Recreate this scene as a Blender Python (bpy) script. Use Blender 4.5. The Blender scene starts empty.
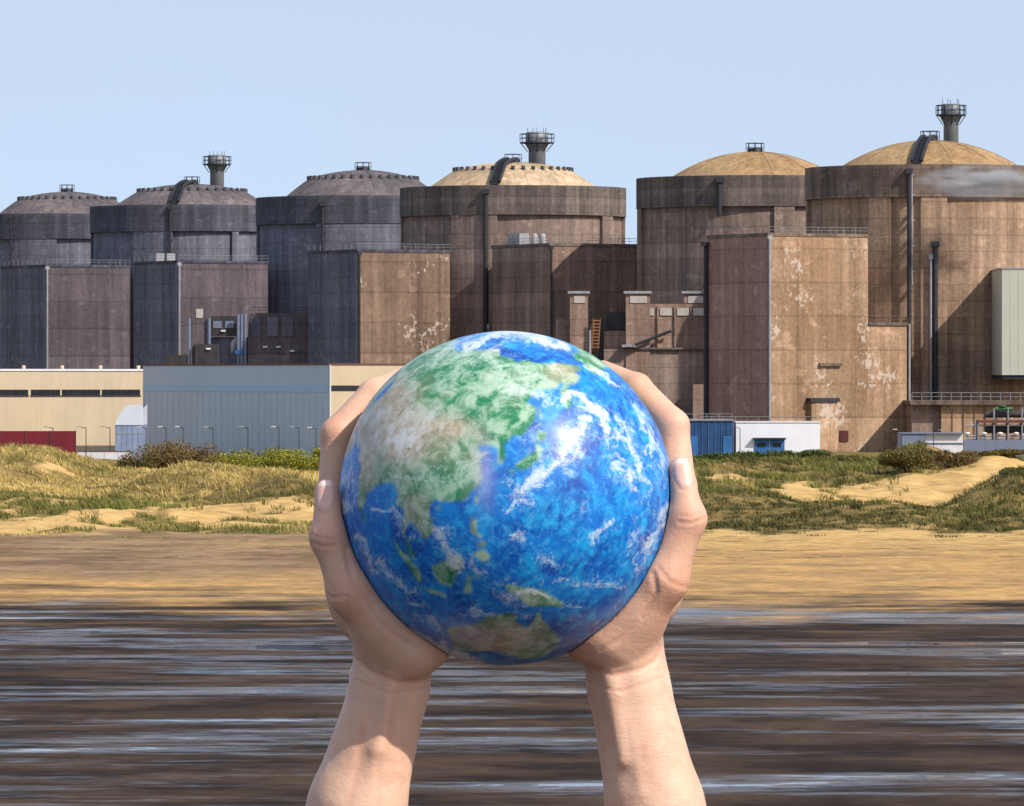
import bpy, bmesh, math, random
import numpy as np
from mathutils import Vector, Matrix
R = math.radians
random.seed(7)
rng = np.random.default_rng(11)
scene = bpy.context.scene
col = scene.collection

# ------------------------------------------------------------------ camera
F, YH, CAMZ = 6250.0, 380.0, 12.0
cd = bpy.data.cameras.new('camera'); cam = bpy.data.objects.new('camera', cd); col.objects.link(cam)
cam.location = (0, 0, CAMZ); cam.rotation_euler = (R(90), 0, 0)
cd.sensor_width = 36; cd.lens = 36 * F / 1024; cd.shift_y = -(403 - YH) / 1024
cd.clip_start = 0.3; cd.clip_end = 60000
scene.camera = cam
def X(u, Y): return (u - 512) * Y / F
def Z(v, Y): return CAMZ + (YH - v) * Y / F
GZ = 0.9                                        # ground level of the plant

# ------------------------------------------------------------------ light
SUN_AZ, SUN_EL = 38.0, 41.0                     # degrees in front of due right, elevation
sdir = Vector((math.cos(R(SUN_AZ)) * math.cos(R(SUN_EL)), -math.sin(R(SUN_AZ)) * math.cos(R(SUN_EL)), math.sin(R(SUN_EL))))
sl = bpy.data.lights.new('sun', 'SUN'); sl.energy = 3.0; sl.angle = R(0.55); sl.color = (1.0, 0.93, 0.83)
so = bpy.data.objects.new('sun', sl); col.objects.link(so)
so.rotation_euler = (-sdir).to_track_quat('-Z', 'Y').to_euler(); so.location = (60, -40, 120)
w = bpy.data.worlds.new('World'); scene.world = w; w.use_nodes = True
nt = w.node_tree; nt.nodes.clear()
sky = nt.nodes.new('ShaderNodeTexSky'); sky.sky_type = 'NISHITA'; sky.sun_disc = False
sky.sun_elevation = R(SUN_EL); sky.sun_rotation = R(90 + SUN_AZ)
sky.air_density = 1.0; sky.dust_density = 1.5; sky.ozone_density = 1.6
tc = nt.nodes.new('ShaderNodeTexCoord'); va = nt.nodes.new('ShaderNodeVectorMath'); va.operation = 'ADD'
va.inputs[1].default_value = (0, 0, 0.16)       # a clear sky: the pale band at the very horizon sits lower
vn = nt.nodes.new('ShaderNodeVectorMath'); vn.operation = 'NORMALIZE'
bg = nt.nodes.new('ShaderNodeBackground'); bg.inputs[1].default_value = 0.15
wo = nt.nodes.new('ShaderNodeOutputWorld')
L = nt.links.new
L(tc.outputs['Generated'], va.inputs[0]); L(va.outputs[0], vn.inputs[0]); L(vn.outputs[0], sky.inputs[0])
tint = nt.nodes.new('ShaderNodeMix'); tint.data_type = 'RGBA'; tint.blend_type = 'MULTIPLY'; tint.inputs[0].default_value = 1; tint.inputs[7].default_value = (1.0, .90, .85, 1)
L(sky.outputs[0], tint.inputs[6]); cn = nt.nodes.new('ShaderNodeTexNoise'); cn.inputs['Scale'].default_value = 9; cn.inputs['Detail'].default_value = 5; cm = nt.nodes.new('ShaderNodeMapping'); cm.inputs['Scale'].default_value = (1, 1, 2.6)
L(tc.outputs['Generated'], cm.inputs[0]); L(cm.outputs[0], cn.inputs['Vector'])
cr = nt.nodes.new('ShaderNodeMapRange'); cr.inputs[1].default_value = .35; cr.inputs[2].default_value = .75; cr.inputs[3].default_value = .45; cr.inputs[4].default_value = .80; L(cn.outputs[0], cr.inputs[0])
cx = nt.nodes.new('ShaderNodeMix'); cx.data_type = 'RGBA'; cx.inputs[7].default_value = (2.5, 2.9, 3.6, 1); L(cr.outputs[0], cx.inputs[0]); L(tint.outputs[2], cx.inputs[6]); L(cx.outputs[2], bg.inputs[0]); L(bg.outputs[0], wo.inputs[0])
vs = scene.view_settings; vs.view_transform = 'Standard'; vs.look = 'None'; vs.exposure = 0.68; vs.gamma = 1; vs.use_curve_mapping = False
scene.render.resolution_x = 1024; scene.render.resolution_y = 806

# ------------------------------------------------------------------ tags
def tag(o, label=None, cat=None, group=None, kind=None):
    if label: o['label'] = label
    if cat: o['category'] = cat
    if group: o['group'] = group
    if kind: o['kind'] = kind
    return o
def empty(name, loc, rz=0.0, label=None, cat=None, group=None):
    o = bpy.data.objects.new(name, None); col.objects.link(o); o.empty_display_size = 0.5
    o.location = loc; o.rotation_euler = (0, 0, rz)
    return tag(o, label, cat, group)

# ------------------------------------------------------------------ node helpers
class NT:
    def __init__(s, name):
        s.m = bpy.data.materials.new(name); s.m.use_nodes = True
        s.t = s.m.node_tree; s.t.nodes.clear()
        s.out = s.t.nodes.new('ShaderNodeOutputMaterial')
        s.b = s.t.nodes.new('ShaderNodeBsdfPrincipled'); s.t.links.new(s.b.outputs[0], s.out.inputs[0])
    def n(s, typ, **k):
        nd = s.t.nodes.new('ShaderNode' + typ)
        for a, v in k.items(): setattr(nd, a, v)
        return nd
    def l(s, a, b): s.t.links.new(a, b)
    def inp(s, nd, i, v):
        if v is None: return
        if isinstance(v, bpy.types.NodeSocket): s.l(v, nd.inputs[i])
        else: nd.inputs[i].default_value = v
    def math(s, op, a, b=None, c=None, clamp=False):
        nd = s.n('Math', operation=op, use_clamp=clamp); s.inp(nd, 0, a); s.inp(nd, 1, b); s.inp(nd, 2, c); return nd.outputs[0]
    def coord(s, kind='Object'): return s.n('TexCoord').outputs[kind]
    def pos(s): return s.n('NewGeometry').outputs['Position']
    def attr(s, name, out='Fac'): return s.n('Attribute', attribute_name=name).outputs[out]
    def map(s, vec, scale=(1, 1, 1), loc=(0, 0, 0)):
        nd = s.n('Mapping'); s.l(vec, nd.inputs[0]); nd.inputs['Scale'].default_value = scale; nd.inputs['Location'].default_value = loc; return nd.outputs[0]
    def noise(s, vec, scale=1, detail=4, rough=.55, dist=0.0, out=0):
        nd = s.n('TexNoise'); s.l(vec, nd.inputs['Vector']); nd.inputs['Scale'].default_value = scale; nd.inputs['Detail'].default_value = detail
        nd.inputs['Roughness'].default_value = rough; nd.inputs['Distortion'].default_value = dist; return nd.outputs[out]
    def ramp(s, f, lo, hi, a=0.0, b=1.0, smooth=True):
        nd = s.n('MapRange', interpolation_type='SMOOTHSTEP' if smooth else 'LINEAR'); s.inp(nd, 0, f)
        for i, v in ((1, lo), (2, hi), (3, a), (4, b)): s.inp(nd, i, v)
        return nd.outputs[0]
    def mix(s, f, a, b, blend='MIX'):
        nd = s.n('Mix', data_type='RGBA', blend_type=blend); s.inp(nd, 0, f)
        for i, v in ((6, a), (7, b)):
            if isinstance(v, bpy.types.NodeSocket): s.l(v, nd.inputs[i])
            else: nd.inputs[i].default_value = (*v, 1) if len(v) == 3 else v
        return nd.outputs[2]
    def grey(s, f):
        nd = s.n('CombineColor'); [s.l(f, nd.inputs[i]) for i in range(3)]; return nd.outputs[0]
    def sep(s, v):
        nd = s.n('SeparateXYZ'); s.l(v, nd.inputs[0]); return nd.outputs
    def bump(s, h, strength=.3, dist=.1):
        nd = s.n('Bump'); nd.inputs['Strength'].default_value = strength; nd.inputs['Distance'].default_value = dist
        s.l(h, nd.inputs['Height']); s.l(nd.outputs[0], s.b.inputs['Normal'])
    def fin(s, color=None, rough=None, metal=None, spec=None):
        if color is not None: s.inp(s.b, 'Base Color', color if isinstance(color, bpy.types.NodeSocket) else (*color, 1))
        s.inp(s.b, 'Roughness', rough); s.inp(s.b, 'Metallic', metal); s.inp(s.b, 'Specular IOR Level', spec)
        return s.m

def plain(name, c, rough=.6, metal=0.0, var=.25, scale=.6):
    k = NT(name); v = k.coord()
    n = k.noise(v, scale, 5, .6)
    st = k.noise(k.map(v, (1.5, 1.5, .12)), 1.0, 4, .6)
    f = k.math('ADD', k.math('MULTIPLY', n, .6), k.math('MULTIPLY', st, .4))
    c2 = k.mix(k.ramp(f, .3, .7), tuple(x * (1 - var) for x in c), tuple(min(1, x * (1 + var * .5)) for x in c))
    return k.fin(c2, rough, metal, .35)

def concrete(name, c1, c2, lift=2.6, panel=0.0, streak=.45, peel=0.0, seed=0, joint=.72):
    k = NT(name); v0 = k.coord(); v = k.map(v0, loc=(seed * 13.1, seed * 7.7, seed * 3.3)); s = k.sep(v0)
    big = k.noise(v, .09, 5, .6)
    c = k.mix(k.ramp(big, .32, .68), c1, c2)
    # cast lifts: each pour has its own tone, with a dark line between pours
    zi = k.math('FLOOR', k.math('DIVIDE', s[2], lift))
    wn = k.n('TexWhiteNoise', noise_dimensions='1D'); k.l(k.math('ADD', zi, seed * 3.7), wn.inputs['W'])
    c = k.mix(1.0, c, k.grey(k.ramp(wn.outputs[0], 0, 1, .84, 1.1, False)), 'MULTIPLY')
    fr = k.math('FRACT', k.math('DIVIDE', s[2], lift))
    ln = k.ramp(fr, .0, .09, joint, 1.0)
    # vertical rain streaks and soot
    stn = k.noise(k.map(v, (.9, .9, .045)), 1.0, 5, .65)
    stn2 = k.noise(k.map(v, (.28, .28, .02)), 1.0, 4, .6)
    stf = k.math('MULTIPLY', k.ramp(stn, .36, .66, 1 - streak, 1.0), k.ramp(stn2, .35, .65, 1 - streak * .7, 1.06))
    fine = k.ramp(k.noise(v, 1.6, 6, .7), .3, .7, .8, 1.14)
    # patches of repair and efflorescence
    rp = k.ramp(k.noise(k.map(v, (1, 1, 1.6)), .33, 3, .5), .62, .66)
    c = k.mix(k.math('MULTIPLY', rp, .35), c, tuple(min(1, x * 1.45 + .03) for x in c2))
    m = k.math('MULTIPLY', k.math('MULTIPLY', stf, fine), ln)
    if panel:
        px = k.ramp(k.math('FRACT', k.math('DIVIDE', s[0], panel)), 0, .07, joint, 1.0)
        py = k.ramp(k.math('FRACT', k.math('DIVIDE', s[1], panel)), 0, .07, joint, 1.0)
        m = k.math('MULTIPLY', m, k.math('MULTIPLY', px, py))
    c = k.mix(1.0, c, k.grey(m), 'MULTIPLY')
    if peel:
        pn = k.noise(k.map(v, (1, 1, .75)), 1.3, 7, .75)
        zone = k.noise(v, .13, 2, .5)
        pf = k.ramp(k.math('ADD', pn, k.math('MULTIPLY', k.math('SUBTRACT', zone, .5), .9)), .70 - peel, .72 - peel)
        c = k.mix(k.math('MULTIPLY', pf, .7), c, (.56, .48, .41))
    k.bump(k.math('ADD', k.noise(v, 2.5, 5, .7), k.math('MULTIPLY', ln, 1.5)), .35, .12)
    return k.fin(c, .9, 0, .2)

# ------------------------------------------------------------------ mesh builder
class MB:
    def __init__(s): s.v = []; s.f = []; s.sm = []
    def add(s, vs, fs, smooth=False):
        o = len(s.v); s.v += [tuple(p) for p in vs]; s.f += [tuple(i + o for i in f) for f in fs]; s.sm += [smooth] * len(fs); return s
    def box(s, x0, x1, y0, y1, z0, z1):
        return s.add([(x0, y0, z0), (x1, y0, z0), (x1, y1, z0), (x0, y1, z0), (x0, y0, z1), (x1, y0, z1), (x1, y1, z1), (x0, y1, z1)],
                     [(0, 3, 2, 1), (4, 5, 6, 7), (0, 1, 5, 4), (1, 2, 6, 5), (2, 3, 7, 6), (3, 0, 4, 7)])
    def bar(s, p, q, r, n=6, r2=None):
        p = Vector(p); q = Vector(q); d = (q - p).normalized(); a = d.orthogonal().normalized(); b = d.cross(a); r2 = r if r2 is None else r2
        vs = [p + (a * math.cos(t) + b * math.sin(t)) * r for t in [2 * math.pi * i / n for i in range(n)]]
        vs += [q + (a * math.cos(t) + b * math.sin(t)) * r2 for t in [2 * math.pi * i / n for i in range(n)]]
        fs = [(i, (i + 1) % n, n + (i + 1) % n, n + i) for i in range(n)]
        s.add(vs, fs, n > 6); s.add(vs, [tuple(range(n))[::-1], tuple(range(n, 2 * n))]); return s
    def lathe(s, prof, n=64, a0=0.0, a1=2 * math.pi, c=(0, 0), smooth=True):
        full = abs(a1 - a0 - 2 * math.pi) < 1e-6; m = n if full else n + 1; vs = []
        for r, z in prof:
            for i in range(m):
                t = a0 + (a1 - a0) * i / n; vs.append((c[0] + r * math.sin(t), c[1] - r * math.cos(t), z))
        fs = []
        for j in range(len(prof) - 1):
            for i in range(n):
                i2 = (i + 1) % m; fs.append((j * m + i, j * m + i2, (j + 1) * m + i2, (j + 1) * m + i))
        return s.add(vs, fs, smooth)
    def arc(s, r0, r1, a0, a1, z0, z1, n=16):
        """a curved slab between two radii (angles measured from the front, to the right)"""
        vs = []
        for r, z in ((r1, z0), (r1, z1), (r0, z1), (r0, z0)):
            for i in range(n + 1):
                t = a0 + (a1 - a0) * i / n; vs.append((r * math.sin(t), -r * math.cos(t), z))
        m = n + 1; fs = []
        for j in range(4):
            k = (j + 1) % 4
            for i in range(n): fs.append((j * m + i, j * m + i + 1, k * m + i + 1, k * m + i))
        fs += [(0, m, 2 * m, 3 * m), (n, 3 * m + n, 2 * m + n, m + n)]
        return s.add(vs, fs)
    def rail(s, pts, h=1.1, step=2.0, r=.05, mid=True):
        for a, b in zip(pts[:-1], pts[1:]):
            a = Vector(a); b = Vector(b); k = max(1, int((b - a).length / step))
            up = Vector((0, 0, h))
            for i in range(k + 1): p = a.lerp(b, i / k); s.bar(p, p + up, r, 4)
            s.bar(a + up, b + up, r, 4)
            if mid: s.bar(a + up * .5, b + up * .5, r * .8, 4)
        return s
    def build(s, name, m, parent=None, smooth=None):
        me = bpy.data.meshes.new(name); me.from_pydata(s.v, [], s.f)
        if smooth is None: me.polygons.foreach_set('use_smooth', s.sm)
        elif smooth: me.polygons.foreach_set('use_smooth', [True] * len(s.f))
        me.materials.append(m); me.update()
        o = bpy.data.objects.new(name, me); col.objects.link(o)
        if parent: o.parent = parent
        return o

def np_mesh(name, verts, faces, mats, parent=None, smooth=True, nper=4):
    me = bpy.data.meshes.new(name); verts = np.asarray(verts, np.float32); faces = np.asarray(faces, np.int32)
    me.vertices.add(len(verts)); me.vertices.foreach_set('co', verts.ravel())
    me.loops.add(faces.size); me.loops.foreach_set('vertex_index', faces.ravel())
    me.polygons.add(len(faces)); me.polygons.foreach_set('loop_start', np.arange(0, faces.size, nper, dtype=np.int32))
    me.polygons.foreach_set('loop_total', np.full(len(faces), nper, np.int32))
    me.polygons.foreach_set('use_smooth', np.full(len(faces), smooth))
    for m in mats: me.materials.append(m)
    me.update(calc_edges=True)
    o = bpy.data.objects.new(name, me); col.objects.link(o)
    if parent: o.parent = parent
    return o
def set_attr(o, name, arr):
    a = o.data.attributes.new(name, 'FLOAT', 'POINT'); a.data.foreach_set('value', np.asarray(arr, np.float32).ravel())

# ------------------------------------------------------------------ numpy noise
_tab = np.random.default_rng(5).random((256, 256))
def vnoise(x, y):
    xi = np.floor(x).astype(int); yi = np.floor(y).astype(int); fx = x - xi; fy = y - yi
    fx = fx * fx * (3 - 2 * fx); fy = fy * fy * (3 - 2 * fy); T = lambda i, j: _tab[i % 256, j % 256]
    return (T(xi, yi) * (1 - fx) + T(xi + 1, yi) * fx) * (1 - fy) + (T(xi, yi + 1) * (1 - fx) + T(xi + 1, yi + 1) * fx) * fy
def fbm(x, y, o=4):
    s = 0; a = .5; t = 0
    for i in range(o): s = s + a * vnoise(x * 2 ** i + 17 * i, y * 2 ** i + 9 * i); t += a; a *= .5
    return s / t
def sstep(a, b, x): t = np.clip((x - a) / (b - a), 0, 1); return t * t * (3 - 2 * t)

# ================================================================== GROUND
# (u, Y, extra height, half width px, half length m, power)
BUMPS = [(40, 600, 2.1, 62, 26), (-60, 590, 2.8, 70, 30), (200, 566, 1.5, 52, 20), (150, 540, 1.2, 42, 18), (285, 515, 2.2, 50, 22), (235, 535, 1.2, 40, 18), (220, 636, -2.2, 140, 26), (100, 540, -.9, 30, 30), (370, 540, 1.6, 60, 30), (470, 560, 1.4, 70, 30), (560, 550, 1.5, 70, 30),
         (640, 520, 1.8, 60, 26), (745, 470, 2.0, 58, 17), (690, 490, 1.5, 44, 20), (825, 462, 1.3, 44, 12), (905, 458, .9, 50, 11), (1010, 476, 2.6, 56, 17), (1090, 480, 2.6, 70, 20),
         (925, 612, 2.1, 42, 15), (1000, 605, 1.9, 36, 13), (790, 625, .7, 60, 18), (730, 606, .8, 40, 14), (880, 540, -1.3, 84, 36), (975, 545, -.9, 46, 26)]
def ground_h(x, y):
    base = np.interp(y, [-5000, 9, 14, 110, 300, 400, 430, 470, 520, 600, 640, 690, 760, 800, 40000],
                        [9.93, 9.93, 9.6, 0.0, 0.0, 1.0, 1.3, 1.6, 2.0, 2.9, 3.2, 2.5, 1.1, GZ, GZ])
    base = base + np.where((y > 100) & (y < 300), 0, 0)
    u = 512 + F * x / np.maximum(y, 50.0)
    h = base
    dune = sstep(425, 470, y) * (1 - sstep(690, 760, y))
    for (bu, by, bh, su, sy) in BUMPS:
        h = h + bh * np.exp(-((u - bu) / su) ** 2 - ((y - by) / sy) ** 2) * dune
    n1 = fbm(x / 9 + 40, y / 16 + 3, 4) - .5
    n2 = fbm(x / 2.3 + 7, y / 3.5 + 31, 3) - .5
    h = h + dune * (n1 * 2.6 + n2 * .8)
    beach = sstep(300, 420, y) * (1 - sstep(430, 480, y))
    h = h + beach * n2 * .12 + sstep(120, 160, y) * (1 - sstep(380, 430, y)) * (fbm(x / 12, y / 3, 3) - .5) * .05
    return h
def veg_mask(x, y):
    """how much plant cover grows at a place (0 bare sand .. 1 closed)"""
    u = 512 + F * x / np.maximum(y, 50.0)
    n = fbm(x / 6 + 3, y / 14 + 8, 4)
    left = 1 - sstep(330, 420, u)
    m = sstep(.34, .50, n + .10) * sstep(434, 456, y - left * 46 + (n - .5) * 46)
    low = sstep(418, 430, y) * (1 - sstep(468, 490, y)) * (.35 + .65 * sstep(430, 440, y)) * sstep(.50, .62, fbm(x / 3 + 90, y / 9 + 2, 3))
    m = np.maximum(m, low * .7)
    def hole(cu, cy, su, sy, amt=1.0): return amt * np.exp(-(((u - cu + (n - .5) * 50) / su) ** 2 + ((y - cy + (n - .5) * 40) / sy) ** 2) ** 2)
    bare = hole(900, 540, 100, 62) + hole(985, 548, 40, 46) + hole(800, 550, 24, 34, .9) + hole(735, 585, 34, 14, .9) + hole(45, 530, 42, 20, .95) + hole(0, 560, 24, 18, .6) + hole(160, 505, 26, 8, .6)
    m = m * (1 - np.clip(bare, 0, 1))
    m = np.where(y > 600, np.maximum(m, .75 * sstep(595, 615, y)), m)
    return np.clip(m, 0, 1)

xs = np.concatenate([-np.geomspace(30000, 95, 26), np.arange(-88, 88.1, .62), np.geomspace(95, 30000, 26)])
ys = np.concatenate([[-6000, -1500, -300, -60, -10, 0, 4, 8], np.arange(10, 120, 6), np.arange(120, 420, 3.0), np.arange(420, 700, .9), np.arange(700, 800, 8), np.geomspace(810, 40000, 30)])
gx, gy = np.meshgrid(xs, ys); gh = ground_h(gx, gy)
nx, ny = len(xs), len(ys)
ii = (np.arange(ny - 1)[:, None] * nx + np.arange(nx - 1)[None]).ravel()
gk = NT('beach_ground'); p = gk.pos(); sp = gk.sep(p)
# sand: tan dry sand up the beach, dark wet sand lower down
fine = gk.noise(p, .8, 6, .7)
band = gk.noise(gk.map(p, (.04, .045, 0)), 1.0, 5, .6)
band2 = gk.noise(gk.map(p, (.13, .14, 0), (4, 9, 0)), 1.0, 6, .6)
yb = gk.math('ADD', sp[1], gk.math('MULTIPLY', gk.math('SUBTRACT', band, .5), 60.0))
yb2 = gk.math('ADD', yb, gk.math('MULTIPLY', gk.math('SUBTRACT', band2, .5), 60.0))
dry = gk.mix(gk.ramp(fine, .3, .7), (.46, .29, .105), (.64, .43, .18))
dry = gk.mix(gk.ramp(gk.noise(gk.map(p, (.12, .3, 0)), 1, 5, .65), .45, .7), dry, (.33, .21, .085))
damp = gk.mix(gk.ramp(band2, .35, .65), (.34, .215, .10), (.52, .315, .12))
damp = gk.mix(1.0, damp, gk.grey(gk.ramp(fine, .3, .7, .8, 1.12)), 'MULTIPLY')
wet = gk.mix(gk.ramp(band2, .35, .65), (.022, .015, .012), (.072, .047, .032))
edge = gk.math('ADD', yb2, gk.math('MULTIPLY', gk.math('SUBTRACT', gk.noise(gk.map(p, (.05, .20, 0), (3, 8, 0)), 1, 4, .6), .5), 90.0))
c = gk.mix(gk.ramp(edge, 308, 352), wet, damp)
c = gk.mix(gk.ramp(yb, 392, 432), c, dry)
# left part of the beach foot is greyer damp sand
lf = gk.math('MULTIPLY', gk.ramp(gk.math('ADD', sp[0], gk.math('MULTIPLY', gk.math('SUBTRACT', band, .5), 60)), 6, -22), gk.math('MULTIPLY', gk.ramp(yb2, 355, 372), gk.ramp(yb2, 445, 425)))
grain = gk.noise(gk.map(p, (.9, .35, 0), (2, 5, 0)), 1, 6, .75)
c = gk.mix(gk.math('MULTIPLY', lf, .8), c, gk.mix(gk.ramp(band2, .4, .6), (.13, .085, .055), (.26, .175, .11)))
c = gk.mix(1.0, c, gk.grey(gk.mix(gk.ramp(sp[1], 425, 440), gk.grey(gk.ramp(grain, .3, .7, .76, 1.14)), (1, 1, 1))), 'MULTIPLY')
# wrack left in broken lines by the last tides
wr_n = gk.math('MULTIPLY', gk.math('SUBTRACT', gk.noise(gk.map(p, (.10, 0, 0)), 1, 4, .6), .5), 16.0)
for y0_, w0_ in ((404.0, 1.6), (421.0, 1.2), (392.0, 1.0)):
    dd = gk.math('ABSOLUTE', gk.math('SUBTRACT', gk.math('ADD', sp[1], wr_n), y0_))
    wl_ = gk.math('MULTIPLY', gk.ramp(dd, w0_, .2), gk.ramp(gk.noise(gk.map(p, (.45, .3, 0), (y0_, 0, 0)), 1, 4, .7), .44, .58))
    c = gk.mix(gk.math('MULTIPLY', wl_, .9), c, (.06, .045, .025))
# turf and litter under the plants
vg = gk.attr('plants')
soil = gk.mix(gk.ramp(gk.noise(p, .5, 6, .7), .40, .60), (.20, .145, .05), (.05, .045, .016))
c = gk.mix(gk.math('MULTIPLY', gk.ramp(vg, .15, .7), .85), c, soil)
# standing films of water: long shallow patches left by the tide
f1 = gk.noise(gk.map(p, (.028, .075, 0), (1.3, .2, 0)), 1.0, 4, .58, .7)
f2 = gk.noise(gk.map(p, (.085, .29, 0), (7, 3, 0)), 1.0, 5, .6, .6)
f0 = gk.math('MULTIPLY', gk.math('SUBTRACT', gk.noise(gk.map(p, (.022, .024, 0), (5, 2, 0)), 1, 2, .5), .5), .30)
f3 = gk.noise(gk.map(p, (.8, 1.3, 0)), 1.0, 5, .65)
ff = gk.math('ADD', gk.math('ADD', gk.math('MULTIPLY', f1, .55), gk.math('MULTIPLY', f2, .38)), gk.math('MULTIPLY', f3, .16))
ff = gk.math('ADD', ff, f0)
near = gk.ramp(yb, 338, 312)
film = gk.math('MULTIPLY', gk.ramp(ff, .578, .615), near)
moist = gk.math('MULTIPLY', gk.ramp(ff, .51, .59), gk.ramp(yb, 345, 312))
rough = gk.ramp(moist, 0, 1, .85, .33, False)
rough = gk.mix(film, gk.grey(rough), (.05, .05, .05))
spec = gk.ramp(gk.math('ADD', film, gk.math('MULTIPLY', moist, .35)), 0, 1, .03, .5, False)
gk.l(rough, gk.b.inputs['Roughness']); gk.l(spec, gk.b.inputs['Specular IOR Level'])
dark = gk.math('SUBTRACT', 1.0, gk.math('MULTIPLY', film, .35)); c = gk.mix(1.0, c, gk.grey(dark), 'MULTIPLY')
hb = gk.math('MULTIPLY', gk.math('ADD', gk.noise(p, 1.3, 5, .7), gk.math('MULTIPLY', band2, 1.0)), gk.math('SUBTRACT', 1.0, gk.math('MULTIPLY', film, 1.0, clamp=True)))
gk.bump(hb, .35, .12)
gmat = gk.fin(c)
ground = np_mesh('ground', np.stack([gx, gy, gh], -1).reshape(-1, 3), np.stack([ii, ii + 1, ii + nx + 1, ii + nx], 1), [gmat])
set_attr(ground, 'plants', veg_mask(gx, gy)); tag(ground, 'wide wet beach rising through dry sand to grassy dunes', 'ground', kind='structure')

# ================================================================== DUNE GRASS (stuff)
def grass(n_tufts, blades):
    x = rng.uniform(-74, 74, n_tufts * 3); y = rng.uniform(416, 668, n_tufts * 3)
    m = veg_mask(x, y) * np.maximum(.12 + .88 * sstep(.38, .55, fbm(x / 2.2, y / 4 + 50, 3)), .85 * (y < 492))
    k = rng.random(len(x)) < m; x = x[k][:n_tufts]; y = y[k][:n_tufts]
    z = ground_h(x, y); nT = len(x); u = 512 + F * x / y
    tall = np.clip(.25 + .75 * fbm(x / 8 + 5, y / 12, 3) * 1.3, .2, 1.1) * np.where(y < 440, .3, np.where(y < 478, .7, 1.0))
    green = fbm(x / 7 + 60, y / 13 + 20, 4)
    green = green + .22 * np.exp(-((y - 472) / 18) ** 2) + .16 * (u > 680) - .17 * (u < 340) * (y > 512) + .3 * (u < 130) * (y > 478) * (y < 512) + .12 * (y > 612)
    g = np.clip((green - .38) / .22, 0, 1)
    dk = np.clip((fbm(x / 5 + 30, y / 11 + 70, 4) - .44) / .16, 0, 1) * np.where(u < 340, .38, .9) + .6 * (u > 690) * (y < 485) + .9 * np.exp(-((u - 280) / 55) ** 2 - ((y - 500) / 16) ** 2) + .5 * np.exp(-((u - 160) / 60) ** 2 - ((y - 545) / 14) ** 2)  # random dark patches, plus shade of the slopes put into the blade colour
    B = blades; bx = np.repeat(x, B); by = np.repeat(y, B); bz = np.repeat(z, B)
    a = rng.uniform(0, 2 * np.pi, nT * B); rad = rng.random(nT * B) ** .7 * .45
    h = np.repeat(tall, B) * rng.uniform(.55, 1.15, nT * B) * .85
    lean = rng.uniform(.2, .95, nT * B) * h
    la = a + rng.normal(0, .5, nT * B); lx = np.cos(la) * lean - .22 * h; ly = np.sin(la) * lean
    wv_ = np.repeat(fbm(x / 4 + 11, y / 7 + 33, 2) - .5, B) * 1.6; lx = lx + wv_ * h
    bx = bx + np.cos(a) * rad; by = by + np.sin(a) * rad; bz = bz - .05
    wd = rng.uniform(.014, .038, nT * B); pa = rng.uniform(0, np.pi, nT * B); wx = np.cos(pa) * wd; wy = np.sin(pa) * wd
    V = np.zeros((nT * B, 5, 3), np.float32)
    V[:, 0] = np.stack([bx - wx, by - wy, bz], 1); V[:, 1] = np.stack([bx + wx, by + wy, bz], 1)
    mx, my, mz = bx + lx * .4, by + ly * .4, bz + h * .62
    V[:, 2] = np.stack([mx + wx * .75, my + wy * .75, mz], 1); V[:, 3] = np.stack([mx - wx * .75, my - wy * .75, mz], 1)
    V[:, 4] = np.stack([bx + lx, by + ly, bz + h * .92], 1)
    o = np.arange(nT * B)[:, None] * 5
    faces = np.concatenate([o + [[0, 1, 2]], o + [[0, 2, 3]], o + [[3, 2, 4]]])
    k = NT('dune_grass_blades'); gr = k.attr('green'); hz_ = k.attr('shade_dark'); rn = k.attr('tone')
    straw = k.mix(rn, (.46, .31, .08), (.82, .63, .25)); leaf = k.mix(rn, (.055, .075, .012), (.20, .21, .045))
    c = k.mix(gr, straw, leaf); c = k.mix(hz_, c, k.mix(rn, (.028, .034, .009), (.105, .10, .026)))
    mat = k.fin(c, .7, 0, .2)
    ob = np_mesh('dune_grass', V.reshape(-1, 3), faces, [mat], smooth=False, nper=3)
    set_attr(ob, 'shade_dark', np.repeat(np.clip(np.repeat(dk, B) + rng.normal(0, .15, nT * B), 0, 1), 5))
    set_attr(ob, 'green', np.repeat(np.clip(np.repeat(g, B) + rng.normal(0, .18, nT * B), 0, 1), 5)); set_attr(ob, 'tone', np.repeat(rng.random(nT * B), 5))
    tag(ob, 'straw yellow and green marram grass covering the dunes', 'grass', kind='stuff')
grass(30000, 16)

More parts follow.
